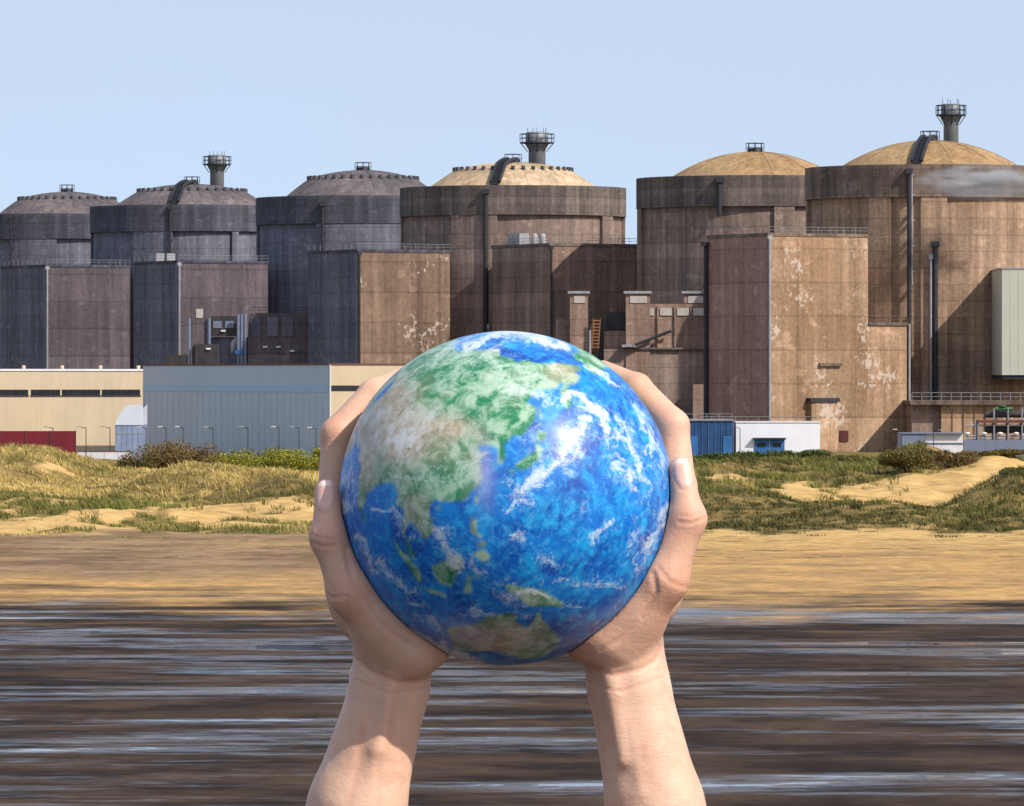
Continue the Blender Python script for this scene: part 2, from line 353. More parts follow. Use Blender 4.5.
# ================================================================== SHRUBS
bark = plain('shrub_bark', (.09, .065, .045), .9)
def leafmat(name, a, b):
    k = NT(name); r = k.attr('tone'); return k.fin(k.mix(r, a, b), .6, 0, .25)
LM = {'olive': leafmat('olive_leaves', (.055, .05, .012), (.17, .13, .03)), 'lime': leafmat('lime_leaves', (.11, .12, .012), (.33, .31, .03)),
      'green': leafmat('green_leaves', (.022, .035, .008), (.10, .125, .025)), 'brown': leafmat('brown_leaves', (.07, .045, .015), (.22, .145, .05))}
def shrub(u, Y, wpx, vtop, kind, label, group, dark=False):
    wpx *= 1.3; vtop -= 3
    x = X(u, Y); zb = float(ground_h(np.array([x]), np.array([Y]))[0]) - .1
    r = wpx * .5 * Y / F; h = max(.8, Z(vtop, Y) - zb); t = empty('shrub', (x, Y, zb), 0, label, 'shrub', group)
    n = int(1900 * max(.6, r)); c = []
    nl = 9
    lobes = [(rng.uniform(-.65, .65) * r, rng.uniform(-.6, .6) * r, rng.uniform(.35, .72) * h, rng.uniform(.32, .5)) for _ in range(nl)]
    L_ = np.array(lobes); idx = rng.integers(0, nl, n); d = rng.normal(0, 1, (n, 3)); d /= np.linalg.norm(d, axis=1)[:, None]
    rr = rng.random(n) ** .4
    P = L_[idx, :3] + d * rr[:, None] * np.stack([L_[idx, 3] * r, L_[idx, 3] * r, L_[idx, 3] * h * .75], 1)
    P[:, 2] = np.clip(P[:, 2], .02, None)
    sz = rng.uniform(.035, .09, n); A = rng.normal(0, 1, (n, 3)); A /= np.linalg.norm(A, axis=1)[:, None]
    Bv = np.cross(A, rng.normal(0, 1, (n, 3))); Bv /= np.linalg.norm(Bv, axis=1)[:, None]
    A *= sz[:, None]; Bv *= sz[:, None] * 1.5
    V = np.stack([P - Bv, P + A, P + Bv, P - A], 1).reshape(-1, 3); q = np.arange(n)[:, None] * 4
    ob = np_mesh('foliage', V, q + [[0, 1, 2, 3]], [LM[kind]], t, False)
    tone = np.clip(rng.random(n) * .6 + .4 * rng.random(nl)[idx], 0, 1); set_attr(ob, 'tone', np.repeat(tone, 4))
    m = MB()
    for lx, ly, lz, _ in lobes: m.bar((0, 0, 0), (lx, ly, lz * 1.1), .05, 5, .02)
    m.build('branches', bark, t)
gl = 'shrubs on the left dune ridge'; gr_ = 'shrubs on the right dune ridge'
for a in [(134, 640, 34, 453, 'olive', 'small olive shrub at the left end of the hedge below the grey shed'),
          (160, 642, 62, 443, 'brown', 'tall brown shrub standing highest on the left dune crest'),
          (207, 643, 50, 444, 'brown', 'russet brown shrub between the tallest brown bush and the lime bushes'),
          (246, 642, 72, 449, 'lime', 'leftmost of the lime green bushes in front of the grey shed'),
          (290, 640, 70, 446, 'lime', 'middle lime green bush in front of the grey shed'),
          (330, 640, 60, 447, 'lime', 'lime green bush partly hidden behind the left hand fingers')]: shrub(*a, gl)
for a in [(715, 648, 60, 455, 'green', 'dark green shrub in front of the blue panelled shed'),
          (757, 646, 54, 454, 'green', 'dark green shrub below the blue doors of the white building'),
          (800, 644, 52, 452, 'green', 'dark green shrub below the right end of the white building'),
          (842, 645, 48, 456, 'olive', 'low olive shrub between the white building and the sandy hollow'),
          (735, 632, 46, 464, 'green', 'low green shrub just above the pale sand patch beside the right thumb'),
          (908, 592, 60, 450, 'olive', 'large dark olive shrub on the dune top above the sandy hollow'),
          (950, 596, 46, 452, 'brown', 'straw brown bush right of the large dark shrub above the hollow'),
          (1000, 600, 46, 454, 'olive', 'olive shrub on the sandy crest near the right edge'),
          (1018, 585, 34, 470, 'green', 'green shrub low on the slope at the right edge')]: shrub(*a, gr_)

# ================================================================== POWER STATION
M = dict(
    wallA=concrete('concrete_tan', (.37, .245, .165), (.46, .315, .215), 2.6, 0, .34, 0, 1),
    ringA=concrete('concrete_tan_sooty', (.185, .138, .115), (.265, .195, .15), 1.3, 0, .38, 0, 2),
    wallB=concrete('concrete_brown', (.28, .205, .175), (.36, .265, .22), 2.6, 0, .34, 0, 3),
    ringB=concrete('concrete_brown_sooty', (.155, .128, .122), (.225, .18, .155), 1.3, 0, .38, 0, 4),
    wallC=concrete('concrete_slate_shade', (.145, .148, .195), (.19, .19, .23), 2.6, 0, .34, 0, 5),  # blue shade on left units and left-facing walls put into the colour
    ringC=concrete('concrete_slate_shade_sooty', (.095, .096, .128), (.13, .128, .155), 1.3, 0, .36, 0, 6),  # same blue shade in the colour, besides the soot
    wallR=concrete('concrete_rosy', (.32, .215, .17), (.40, .275, .215), 2.6, 0, .34, 0, 15),
    domeA=concrete('dome_ochre', (.43, .265, .125), (.53, .35, .18), 90, 0, .28, 0, 7),
    domeC=concrete('dome_cream', (.47, .33, .20), (.57, .43, .28), 90, 0, .28, 0, 8),
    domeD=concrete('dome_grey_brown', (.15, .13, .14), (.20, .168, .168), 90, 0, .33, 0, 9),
    blkA=concrete('block_tan_flaking', (.40, .25, .15), (.50, .335, .215), 5.2, 2.6, .26, .075, 10),
    blkA2=concrete('block_rosy_brown', (.40, .24, .19), (.47, .29, .23), 5.2, 2.6, .22, 0, 11),
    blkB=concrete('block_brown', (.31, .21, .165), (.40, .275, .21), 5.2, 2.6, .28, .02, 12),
    blkC=concrete('block_plum_shade', (.15, .125, .145), (.195, .16, .175), 5.2, 2.6, .28, .0, 13),  # shade on the left blocks mixed into their concrete colour
    blkD=concrete('block_brown_spotted', (.21, .14, .10), (.29, .20, .145), 5.2, 2.6, .28, .035, 14),
    hatchred=plain('dark_red_hatch', (.07, .014, .016), .6),
    steel=plain('galvanised_steel', (.26, .265, .28), .55, .3, .2), dark=plain('dark_steel', (.035, .037, .045), .6, .2, .3),
    pale=plain('pale_pipe_lagging', (.31, .31, .33), .55, .1, .25), stack=plain('stack_steel', (.20, .22, .235), .5, .2, .25),
    white=plain('white_cladding', (.74, .75, .80), .5, 0, .06, .2), bluep=plain('blue_cladding', (.018, .06, .16), .45, 0, .35),
    blued=plain('blue_door_paint', (.03, .13, .33), .45, 0, .25), glass=plain('dark_window_glass', (.02, .022, .028), .15),
    beige=plain('beige_cladding', (.50, .405, .275), .6, 0, .12, .15), shed=plain('blue_grey_cladding', (.42, .50, .57), .5, 0, .06, .12),
    shedst=plain('light_blue_band', (.33, .50, .64), .5, 0, .06, .12), maroon=plain('maroon_paint', (.16, .012, .022), .5, 0, .2),
    redtrim=plain('red_brown_trim', (.13, .05, .045), .6), sage=plain('sage_green_cladding', (.44, .45, .38), .5, 0, .07, .2),
    offw=plain('off_white_panel', (.62, .62, .64), .6, 0, .12), tent=plain('silver_sheeting', (.62, .66, .74), .35, .1, .1),
    tentb=plain('blue_grey_sheeting', (.22, .28, .42), .45, 0, .2), slate=plain('slate_blue_panel', (.16, .19, .27), .5, 0, .15),
    orange=plain('orange_ladder_paint', (.30, .13, .045), .6), greenv=plain('green_valve_paint', (.05, .14, .06), .5), grille=plain('pale_grille', (.46, .42, .38), .6, 0, .2),
    machine=plain('dark_machinery', (.045, .04, .042), .6, .1, .4), shedseam=plain('seam_grey', (.425, .49, .56), .6, 0, .1), lampg=plain('pale_lamp_head', (.75, .75, .72), .4))

# radius 20 m drums; the row recedes to the left
RT = Z(165, 984.0)                              # height of the parapet top above the beach
H0 = RT - GZ
UN = [(930, 1000), (755, 1052), (513, 1105), (363, 1165), (192, 1225), (67, 1290)]
def reactor(i, wall, ring, dome, knobs, stairs, butts, pipes, label, rise, half):
    u, Y = UN[i]; t = empty('reactor_building', (X(u, Y), Y, GZ), 0, label, 'reactor building', 'round reactor buildings in a row')
    Rr = 20.0; rb = 19.25; zr = H0 - 5.1
    m = MB(); m.lathe([(rb, 0), (rb, zr + .3)], 96); m.build('wall', wall, t)
    for a0, a1 in butts:
        MB().arc(rb - .3, 19.86, R(a0), R(a1), 0, zr - .02, max(3, int((a1 - a0) / 3))).build('buttress', wall, t)
    m = MB(); m.lathe([(rb - .2, zr), (Rr, zr), (Rr, H0), (Rr - .7, H0), (Rr - .7, H0 - 1.1), (.1, H0 - 1.1)], 96, smooth=False)
    m.build('parapet', ring, t)
    # dome
    hw = half * Y / F; hh = rise * Y / F; zb = H0 - 1.0
    m = MB(); prof = []
    if knobs:
        prof = [(hw * 1.08, zb)] + [(hw * (1 - .32 * s), H0 + hh * .70 * s ** .93) for s in (0, .25, .5, .75, 1)]
        prof += [(hw * .68 * c_, H0 + hh * (.70 + .30 * (1 - c_ * c_))) for c_ in (.88, .7, .5, .3, .12, .004)]
    else:
        Rs = (hw * hw + hh * hh) / (2 * hh); amax = math.acos(1 - (hh + 1.0) / Rs)
        prof = [(Rs * math.sin(amax * s), H0 + hh - Rs * (1 - math.cos(amax * s))) for s in (1, .9, .8, .7, .6, .5, .4, .3, .2, .1, .003)]
    m.lathe(prof, 72); db = m.build('dome', dome, t)
    def dz(r):
        rs = [q[0] for q in prof][::-1]; zs = [q[1] for q in prof][::-1]; return float(np.interp(r, rs, zs))
    if knobs:
        rk = hw * .69
        for k in range(-10, 11):
            a = R(10 * k); q = (rk * math.sin(a), -rk * math.cos(a)); MB().lathe([(.34, dz(rk) - .2), (.34, dz(rk) + .55), (.0, dz(rk) + .6)], 8, c=q).build('anchor_cap', M['dark'], db)
    m = MB()                                      # seams where the dome segments meet
    for k in range(12):
        a = 2 * math.pi * (k + .35) / 12; pp = [(r * math.sin(a), -r * math.cos(a), dz(r) + .02) for r in np.linspace(hw * .98, .5, 10)]
        for p_, q_ in zip(pp[:-1], pp[1:]): m.bar(p_, q_, .07, 4)
    m.build('seams', dome, db)
    if stairs:
        m = MB(); a = R(stairs); rr_ = np.linspace(hw * 1.0, .6, 16); sx, sy = math.cos(a), math.sin(a)
        for side in (-.8, .8):
            pp = [Vector((r * math.sin(a) + sx * side, -r * math.cos(a) + sy * side, dz(r) + .75)) for r in rr_]
            for p_, q_ in zip(pp[:-1], pp[1:]): m.bar(p_, q_, .28, 4)
        for r in np.linspace(hw * 1.0, .6, 46):
            c_ = Vector((r * math.sin(a), -r * math.cos(a), dz(r) + .42)); s_ = Vector((sx * .8, sy * .8, 0)); m.bar(c_ - s_, c_ + s_, .22, 4)
        m.build('stairway', M['dark'], db)
    m = MB(); za = dz(0) - .05; rr = 1.5; pts = [(rr * math.cos(q), rr * math.sin(q), za) for q in [math.pi * 2 * k / 8 for k in range(9)]]
    m.rail(pts, 1.5, 1.2, .07); m.lathe([(1.3, za - .2), (1.3, za + .6), (.01, za + .62)], 12); m.build('apex_platform', M['dark'], t)
    m = MB(); pts = [(19.7 * math.sin(R(q)), -19.7 * math.cos(R(q)), H0) for q in range(-60, 61, 6)]
    for a in pipes:
        ang, z0, z1, rp, mm = a; q = MB(); x_, y_ = math.sin(R(ang)), -math.cos(R(ang)); ro = 20.35
        q.bar((x_ * ro, y_ * ro, z0), (x_ * ro, y_ * ro, z1), rp, 10)
        for zz in np.arange(z0 + 2, z1, 4.0): q.box(x_ * (ro - .6) - .3, x_ * (ro - .6) + .3, y_ * (ro - .6) - .55, y_ * (ro - .6) + .45, zz, zz + .25)
        q.box(x_ * ro - rp * 1.5, x_ * ro + rp * 1.5, y_ * ro - rp * 1.5, y_ * ro + rp * 1.5, z1, z1 + .8); q.build('downpipe', M[mm], t)
    return t
reactor(0, M['wallA'], M['ringA'], M['domeA'], False, -12, [(-100, -84), (-33, -22), (-8, 4), (84, 100), (150, 210)],
        [(-13, 3, H0 - 1.5, .36, 'dark'), (-1.5, 3, 32, .42, 'dark'), (-3.5, 3, 30, .22, 'pale'), (-11.8, 26, H0 - 1.8, .14, 'pale')],
        'nearest and tallest round reactor building at the far right, ochre dome with dark stairway', 28, 92)
reactor(1, M['wallB'], M['ringB'], M['domeA'], False, None, [(-100, -76), (7, 17), (40, 54), (84, 100), (150, 210)],
        [(-19, 38.2, H0 - 1.2, .42, 'dark'), (-21, 15, 30, .2, 'pale')],
        'round reactor building with smooth ochre dome and no stairway, second from the right', 27, 86)
reactor(2, M['wallB'], M['ringB'], M['domeC'], True, -12, [(-100, -86), (-33, -8), (52, 62), (84, 100), (150, 210)],
        [(-13.5, 3, H0 - 1.5, .38, 'dark'), (-12.2, 3, 20, .16, 'pale')],
        'round reactor building with cream studded dome rising directly above the globe', 26, 85)
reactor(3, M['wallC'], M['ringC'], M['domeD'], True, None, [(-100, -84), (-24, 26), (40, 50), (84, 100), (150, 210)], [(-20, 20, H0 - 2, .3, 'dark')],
        'slate shaded reactor building with dark studded dome and no chimney, behind the brown spotted block', 28, 79)
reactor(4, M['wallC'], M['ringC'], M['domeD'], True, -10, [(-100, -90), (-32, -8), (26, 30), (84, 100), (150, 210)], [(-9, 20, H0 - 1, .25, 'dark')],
        'slate shaded reactor building on the left with dark stairway over its grey studded dome', 23, 78)
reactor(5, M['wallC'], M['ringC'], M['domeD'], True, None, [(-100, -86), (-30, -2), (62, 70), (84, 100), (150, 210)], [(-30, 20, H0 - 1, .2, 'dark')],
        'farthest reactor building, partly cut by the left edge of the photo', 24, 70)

def chimney(u, Y, vtop, vbot, wpx, label):
    s = Y / F; t = empty('vent_stack', (X(u, Y), Y, GZ), 0, label, 'chimney', 'vent stacks behind the domes'); r = wpx * .5 * s; z1 = Z(vtop, Y) - GZ
    hgt = (vbot - vtop) * s
    m = MB(); m.lathe([(r, 0), (r, z1 - hgt * .50), (r * 1.12, z1 - hgt * .47), (r * 1.35, z1 - hgt * .38), (r * 1.35, z1 - .25), (r * 1.2, z1), (r * .9, z1), (r * .9, z1 - 2)], 28)
    m.build('shaft', M['stack'], t)
    zp = z1 - hgt * .33; ro = r * 2.0
    m = MB(); m.lathe([(r * 1.3, zp - .25), (ro, zp - .1), (ro, zp + .12), (r * 1.3, zp + .12)], 20, smooth=False)
    for k in range(8):
        a = math.pi * k / 4; m.bar((r * 1.1 * math.sin(a), r * 1.1 * math.cos(a), zp - 1.6), (ro * .95 * math.sin(a), ro * .95 * math.cos(a), zp - .1), .1, 4)
    m.build('platform', M['dark'], t)
    m = MB(); pts = [(ro * math.cos(q), ro * math.sin(q), zp + .1) for q in [math.pi * 2 * k / 12 for k in range(13)]]; m.rail(pts, 1.5, 1.4, .08); m.build('railing', M['dark'], t)
    for k in range(5):
        a = 1.2 * k; MB().bar((r * 1.1 * math.sin(a), r * 1.1 * math.cos(a), z1 - .1), (r * 1.1 * math.sin(a), r * 1.1 * math.cos(a), z1 + .8), .06, 4).build('lightning_rod', M['dark'], t)
chimney(951, 1032, 104, 138, 15, 'grey steel chimney with round railed platform, the one at the far right')
chimney(537, 1137, 132, 165, 17, 'grey steel chimney with railed platform above the cream studded dome')
chimney(217, 1257, 155, 184, 14, 'grey steel chimney with railed platform on the left, above a grey dome')

# ------------------------------------------------------------------ rectangular blocks, turned with the row
ROWA = math.atan2(.467, .884)
E1 = (.884, .467); E2 = (-.467, .884)
def solve(uc, Yc, u, e):
    X0 = X(uc, Yc); k = u - 512
    return (k * Yc - F * X0) / (F * e[0] - k * e[1])
def block(name, uc, ul, ur, Yc, vtop, label, cat, group, mats, rail=True, pipe=True, deep=None, cap=.5):
    a = solve(uc, Yc, ur, E1); b = deep if ul is None else solve(uc, Yc, ul, E2)
    t = empty(name, (X(uc, Yc), Yc, GZ), ROWA, label, cat, group); z1 = Z(vtop, Yc) - GZ
    MB().add([(0, 0, 0), (a, 0, 0), (a, 0, z1), (0, 0, z1), (a, b, 0), (a, b, z1)], [(0, 1, 2, 3), (1, 4, 5, 2)]).build('front_wall', mats[0], t)
    MB().add([(0, 0, 0), (0, b, 0), (0, b, z1), (0, 0, z1), (a, b, 0), (a, b, z1)], [(1, 0, 3, 2), (4, 1, 2, 5)]).build('side_wall', mats[1], t)
    if cap:
        m = MB(); m.box(-.12, a + .12, -.12, b + .12, z1 + .004, z1 + cap); m.build('roof_edge', mats[2], t)
    z2 = z1 + cap
    if rail: m = MB(); m.rail([(0, b, z2), (0, 0, z2), (a, 0, z2), (a, b, z2)], .95, 2.2, .035); m.build('roof_railing', M['steel'], t)
    if pipe:
        m = MB(); m.bar((.1, -.35, 0), (.1, -.35, z1 - .4), .2, 8); m.box(-.25, .45, -.55, -.004, z1 - .5, z1 + .1); m.build('downpipe', M['pale' if pipe == 1 else 'dark'], t)
    return t, a, b, z1
bg_ = 'square concrete blocks in front of the reactor row'
tA, aA, bA, zA = block('fuel_building', 768, 707, 868, 960, 236, 'tall tan concrete block with flaking white paint patches, right of the globe', 'concrete building', bg_, (M['blkA'], M['blkA2'], M['ringA']), True, 1)
# its parts: lower wing, porch, ledges, dark hatch
w0 = solve(768, 960, 907, E1)
m = MB(); m.box(aA + .01, w0, -.02, bA * .6, 0, Z(325, 960) - GZ); wg = m.build('side_wing', M['blkA'], tA)
m = MB(); zz = Z(325, 960) - GZ; m.box(aA + .02, w0 + .2, -.25, bA * .6, zz + .004, zz + .5); m.rail([(aA + .3, -.1, zz + .5), (w0, -.1, zz + .5)], 1.0, 1.5, .05); m.build('wing_roof_edge', M['ringA'], wg)
m = MB(); m.bar((w0 + .25, -.3, 0), (w0 + .25, -.3, zz + .3), .18, 8); m.build('downpipe', M['pale'], wg)
p0, p1 = solve(768, 955, 808, E1), solve(768, 955, 837, E1)
m = MB(); m.box(p0, p1 - .5, -1.1, -.03, 0, Z(402, 957) - GZ); pr = m.build('porch', M['blkA'], tA)
m = MB(); m.box(p0 - .3, p1 - .2, -1.4, -.03, Z(402, 957) - GZ + .004, Z(400, 957) - GZ + .3); m.build('porch_roof', M['dark'], pr)
m = MB(); m.box(p1 + .5, p1 + 2.0, -.2, -.04, 1.6, 3.3); m.build('hatch', M['hatchred'], tA)
m = MB(); m.box(9, 13, -.5, -.04, Z(366, 960) - GZ, Z(365, 960) - GZ + .3); m.build('ledge', M['ringA'], tA)
# corner edge strip of pale render, and the tall dark downpipe on the left end
m = MB(); m.bar((-.4, bA - .3, 0), (-.4, bA - .3, zA - 1), .35, 8); m.box(-1.1, .0, bA - .8, bA - .0, zA - 1.2, zA - .6); m.build('downpipe', M['dark'], tA)

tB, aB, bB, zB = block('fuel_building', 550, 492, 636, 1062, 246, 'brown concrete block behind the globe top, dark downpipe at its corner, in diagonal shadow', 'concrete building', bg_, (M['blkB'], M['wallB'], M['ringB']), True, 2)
m = MB(); m.lathe([(2.2, 0), (2.2, zB + .2)], 24, c=(aB, 2.2)); m.lathe([(2.2, zB + .2), (.01, zB + .22)], 24, c=(aB, 2.2)); m.build('rounded_corner', M['wallB'], tB)
m = MB(); m.box(.3, 2.2, bB * .55, bB * .75, zB + .5, zB + 2.4); m.build('roof_fans', M['pale'], tB)
for o_ in (0.0, 1.6):
    m = MB(); m.lathe([(.55, zB + .51), (.55, zB + 1.9), (.35, zB + 2.3), (.0, zB + 2.3)], 12, c=(1.0 + o_, bB * .35)); m.build('roof_vent', M['pale'], tB)
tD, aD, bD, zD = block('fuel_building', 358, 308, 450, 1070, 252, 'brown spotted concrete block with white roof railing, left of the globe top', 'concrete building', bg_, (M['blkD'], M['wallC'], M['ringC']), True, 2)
tE, aE, bE, zE = block('fuel_building', 178, 134, 268, 1140, 263, 'plum shaded grey block with machinery at its foot, in front of the staired grey dome', 'concrete building', bg_, (M['blkC'], M['wallC'], M['ringC']), True, 1)
for o_ in (0, 2.2):
    m = MB(); m.box(1 + o_, 2.6 + o_, bE * .6, bE * .75, zE + .5, zE + 2); m.build('roof_vent', M['pale'], tE)
tF, aF, bF, zF = block('fuel_building', 46, 0, 130, 1195, 267, 'plum shaded grey concrete block at the left edge with a pale corner downpipe', 'concrete building', bg_, (M['blkC'], M['wallC'], M['ringC']), True, 1)

# ------------------------------------------------------------------ facing boxes by photo columns
def fbox(m, u0, u1, v0, v1, Y, depth, z0=None):
    """box whose front face spans those columns and rows at distance Y"""
    return m.box(X(u0, Y), X(u1, Y), Y, Y + depth, Z(v1, Y) if z0 is None else z0, Z(v0, Y))
def thing(name, u, Y, label, cat, group=None):
    return empty(name, (X(u, Y), Y, GZ), 0, label, cat, group)
def part(m, name, mat, t, smooth=None):
    ox, oy, oz = t.location; m.v = [(a - ox, b - oy, c_ - oz) for a, b, c_ in m.v]; return m.build(name, mat, t if t.type == 'EMPTY' else t, smooth)
def sub(m, name, mat, p, t):
    ox, oy, oz = t.location; m.v = [(a - ox, b - oy, c_ - oz) for a, b, c_ in m.v]; return m.build(name, mat, p)

# service building between the blocks, right of the globe
t = thing('service_building', 655, 1006, 'low brown service building with three capped ventilation towers, between globe and tan block', 'concrete building')
Yq = 1006
hb_ = part(fbox(MB(), 604, 709, 349, 0, Yq, 9, GZ), 'lower_wall', M['wallB'], t)
part(fbox(MB(), 638, 709, 304, 348.6, Yq + .8, 8), 'upper_storey', M['wallR'], t)
part(fbox(MB(), 624, 707, 347.6, 349.3, Yq - .6, 1.2), 'ledge', M['ringB'], t)
part(fbox(MB(), 604, 626, 331, 348.6, Yq + 2.5, 5), 'machine_deck', M['wallR'], t)
for (a, b, v0, v1, dy) in ((570, 588, 294, 349, 2.0), (626, 650, 294, 349, -.3), (684, 706, 294, 303.6, 1.2)):
    tw = part(fbox(MB(), a, b, v0, v1 if v1 < 340 else 0, Yq + dy, 4, None if v1 < 340 else GZ), 'ventilation_tower', M['wallR'], t)
    sub(fbox(MB(), a - 2, b + 2, 291, 293.6, Yq + dy - .4, 4.8), 'cap', M['pale'], tw, t)
    sub(fbox(MB(), a + 4, b - 3, 296, 303, Yq + dy - .12, .1), 'grille', M['grille'], tw, t)
for a in (642, 660, 677, 693):
    part(fbox(MB(), a, a + 12, 308, 315.5, Yq + .62, .14), 'grille', M['grille'], t)
    part(fbox(MB(), a - 2.6, a - 1.2, 306, 347, Yq + .45, .33), 'pilaster', M['wallR'], t)
part(fbox(MB(), 556, 569, 318, 0, Yq + 4, 4, GZ), 'side_annex', M['wallB'], t)
part(fbox(MB(), 693, 708, 384, 0, Yq - 3, 3, GZ), 'door_block', M['wallR'], t)
m = MB(); q0, q1 = (X(632, Yq), Yq - 1.6, Z(346, Yq)), (X(671, Yq), Yq - .3, Z(331, Yq)); m.bar(q0, q1, .26, 6); part(m, 'conveyor_pipe', M['dark'], t)
part(fbox(MB(), 622, 635, 344.5, 347, Yq - 1.8, 1.8), 'pipe_tray', M['pale'], t)
m = MB()
for s_ in (0, 1.0): m.bar((X(592, Yq) + s_, Yq + 1, Z(349, Yq)), (X(594, Yq) + s_, Yq + 1, Z(319, Yq)), .1, 5)
for k in range(9): m.bar((X(592, Yq), Yq + 1, Z(347 - k * 3.3, Yq)), (X(599.5, Yq), Yq + 1, Z(347 - k * 3.3, Yq)), .13, 4)
part(m, 'ladder', M['orange'], t)
m = MB(); fbox(m, 606, 626, 312, 330.8, Yq + 4, 3); fbox(m, 598, 607, 319, 0, Yq + 3.2, 3, GZ); part(m, 'dark_plant_room', M['machine'], t)
m = MB(); m.bar((X(590, Yq), Yq, Z(0, Yq) * 0 + GZ), (X(590, Yq), Yq, Z(330, Yq)), .2, 6); part(m, 'downpipe', M['pale'], t)

# dark pump house at the foot of the plum block on the left
t = thing('pump_house', 250, 1092, 'dark pump house crowded with pipes and ducts, just above the grey shed roof', 'plant building'); Yq = 1092
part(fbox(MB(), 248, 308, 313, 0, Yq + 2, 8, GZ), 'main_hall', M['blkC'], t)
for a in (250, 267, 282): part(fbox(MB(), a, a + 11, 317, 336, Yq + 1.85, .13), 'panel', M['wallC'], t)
part(fbox(MB(), 192, 207, 306, 0, Yq + 1, 6, GZ), 'square_tower', M['blkC'], t)
part(fbox(MB(), 196, 203, 309, 318, Yq + .88, .1), 'tower_grille', M['grille'], t)
dk = part(fbox(MB(), 211, 236, 316, 336, Yq + 2, 6), 'duct_box', M['machine'], t)
for a in (212, 224): sub(fbox(MB(), a + 1, a + 10, 321, 328, Yq + 1.9, .09), 'panel', M['slate'], dk, t)
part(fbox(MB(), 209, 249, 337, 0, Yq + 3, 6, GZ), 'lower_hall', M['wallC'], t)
part(fbox(MB(), 195, 217, 344, 0, Yq - .5, 4, GZ), 'tank_housing', M['machine'], t)
part(fbox(MB(), 164, 186, 355, 0, Yq - 1, 4, GZ), 'generator_box', M['machine'], t)
m = MB()
for a in (238, 241.5, 245, 189, 209): m.bar((X(a, Yq), Yq + .6, GZ), (X(a, Yq), Yq + .6, Z(314 if a > 230 else 318, Yq)), .28, 8)
part(m, 'pipes', M['slate'], t)
m = MB(); m.rail([(X(248, Yq), Yq + 2.2, Z(313, Yq)), (X(307, Yq), Yq + 2.2, Z(313, Yq))], 1.0, 2, .06); part(m, 'roof_railing', M['dark'], t)
for (a, v) in ((221, 330), (206, 348), (263, 346), (276, 346), (290, 350)): part(fbox(MB(), a, a + 4.5, v, v + 1.6, Yq - .8 if a == 206 else Yq + 1.6, .3), 'bulkhead_lamp', M['lampg'], t)
part(fbox(MB(), 235, 244, 350, 354, Yq + .2, 1.4), 'blue_valve_box', M['blued'], t)

# ------------------------------------------------------------------ sheds on the left
t, a, b, z1 = block('long_shed', 329, 143, 420, 862, 365, 'long blue grey shed with a light blue band and beige sunlit end wall', 'shed', None, (M['beige'], M['shed'], M['redtrim']), False, 0, None, .22)
zs0, zs1 = Z(392, 862) - GZ, Z(385, 862) - GZ
m = MB(); m.box(-.06, -.004, .3, b - .05, zs0, zs1); m.build('band', M['shedst'], t)
m = MB(); m.box(.0, a, -.06, -.004, Z(391, 862) - GZ, Z(385.5, 862) - GZ); m.build('window_strip', M['glass'], t)
m = MB()
for q in np.arange(2.0, b, 2.05): m.box(-.03, -.002, q, q + .06, 0.1, zs0 - .05)
m.build('cladding_seams', M['shedseam'], t)
m = MB(); m.bar((.1, -.15, 0), (.1, -.15, z1), .13, 6); m.build('corner_trim', M['offw'], t)
# beige hall
t = empty('beige_hall', (X(200, 935), 935, GZ), ROWA, 'long beige hall at the left edge with a dark strip of windows', 'hall')
xl = solve(200, 935, -60, E1); z1 = Z(371, 925) - GZ
m = MB(); m.box(xl, 0, 0, 26, 0, z1); m.build('wall', M['beige'], t)
m = MB(); m.box(xl, .2, -.15, 26.2, z1 + .004, z1 + .3); m.build('roof_edge', M['offw'], t)
for (u0, u1) in ((-24, 28), (31, 60), (62, 100), (102, 140)):
    q0, q1 = solve(200, 935, u0, E1), solve(200, 935, u1, E1)
    wdw = MB().box(q0, q1, -.08, -.004, Z(395, 925) - GZ, Z(389.6, 925) - GZ).build('window', M['glass'], t)
    m = MB(); m.box(q0 - .1, q1 + .1, -.16, -.005, Z(396.3, 925) - GZ, Z(395.2, 925) - GZ)
    for k in range(1, 6): m.box(q0 + (q1 - q0) * k / 6 - .05, q0 + (q1 - q0) * k / 6 + .05, -.1, -.082, Z(395, 925) - GZ, Z(389.6, 925) - GZ)
    m.build('frame', M['dark'], wdw)
m = MB()
for k in range(5): m.lathe([(.3, z1 + .31), (.3, z1 + .8), (.0, z1 + .85)], 8, c=(-3 - k * 6.2, 2))
m.build('roof_vents', M['beige'], t)
# silver tent
Yt = 868; t = thing('storage_tent', 128, Yt, 'small silver storage tent with blue grey lower wall, left of the grey shed', 'tent')
x0, x1 = X(115, Yt), X(143, Yt); zt = Z(405, Yt)
part(MB().box(x0, x1, Yt, Yt + 10, GZ, Z(425, Yt)), 'lower_wall', M['tentb'], t)
m = MB(); pr = [(x0, Z(425, Yt)), (x0 + .35, Z(418, Yt)), (x0 + .9, Z(411, Yt)), (x0 + 1.3, Z(407.5, Yt)), (x0 + 2.0, zt), (x1, zt + .1)]
n_ = len(pr); vs_ = [(a, Yt - .1, c_) for a, c_ in pr] + [(a, Yt + 10.1, c_) for a, c_ in pr] + [(x1, Yt - .1, Z(425, Yt)), (x1, Yt + 10.1, Z(425, Yt))]
m.add(vs_, [(i, i + 1, n_ + i + 1, n_ + i) for i in range(n_ - 1)] + [tuple(range(n_)) + (2 * n_,), tuple(range(2 * n_ - 1, n_ - 1, -1)) + (2 * n_ + 1,)]); part(m, 'roof', M['tent'], t)
m = MB()
for k in range(5): m.box(x0 + .2 + k * .75, x0 + .26 + k * .75, Yt - .05, Yt - .004, GZ, Z(425.5, Yt))
fbox(m, 115.2, 143, 433, 433.8, Yt - .05, .045); part(m, 'frame_poles', M['pale'], t)
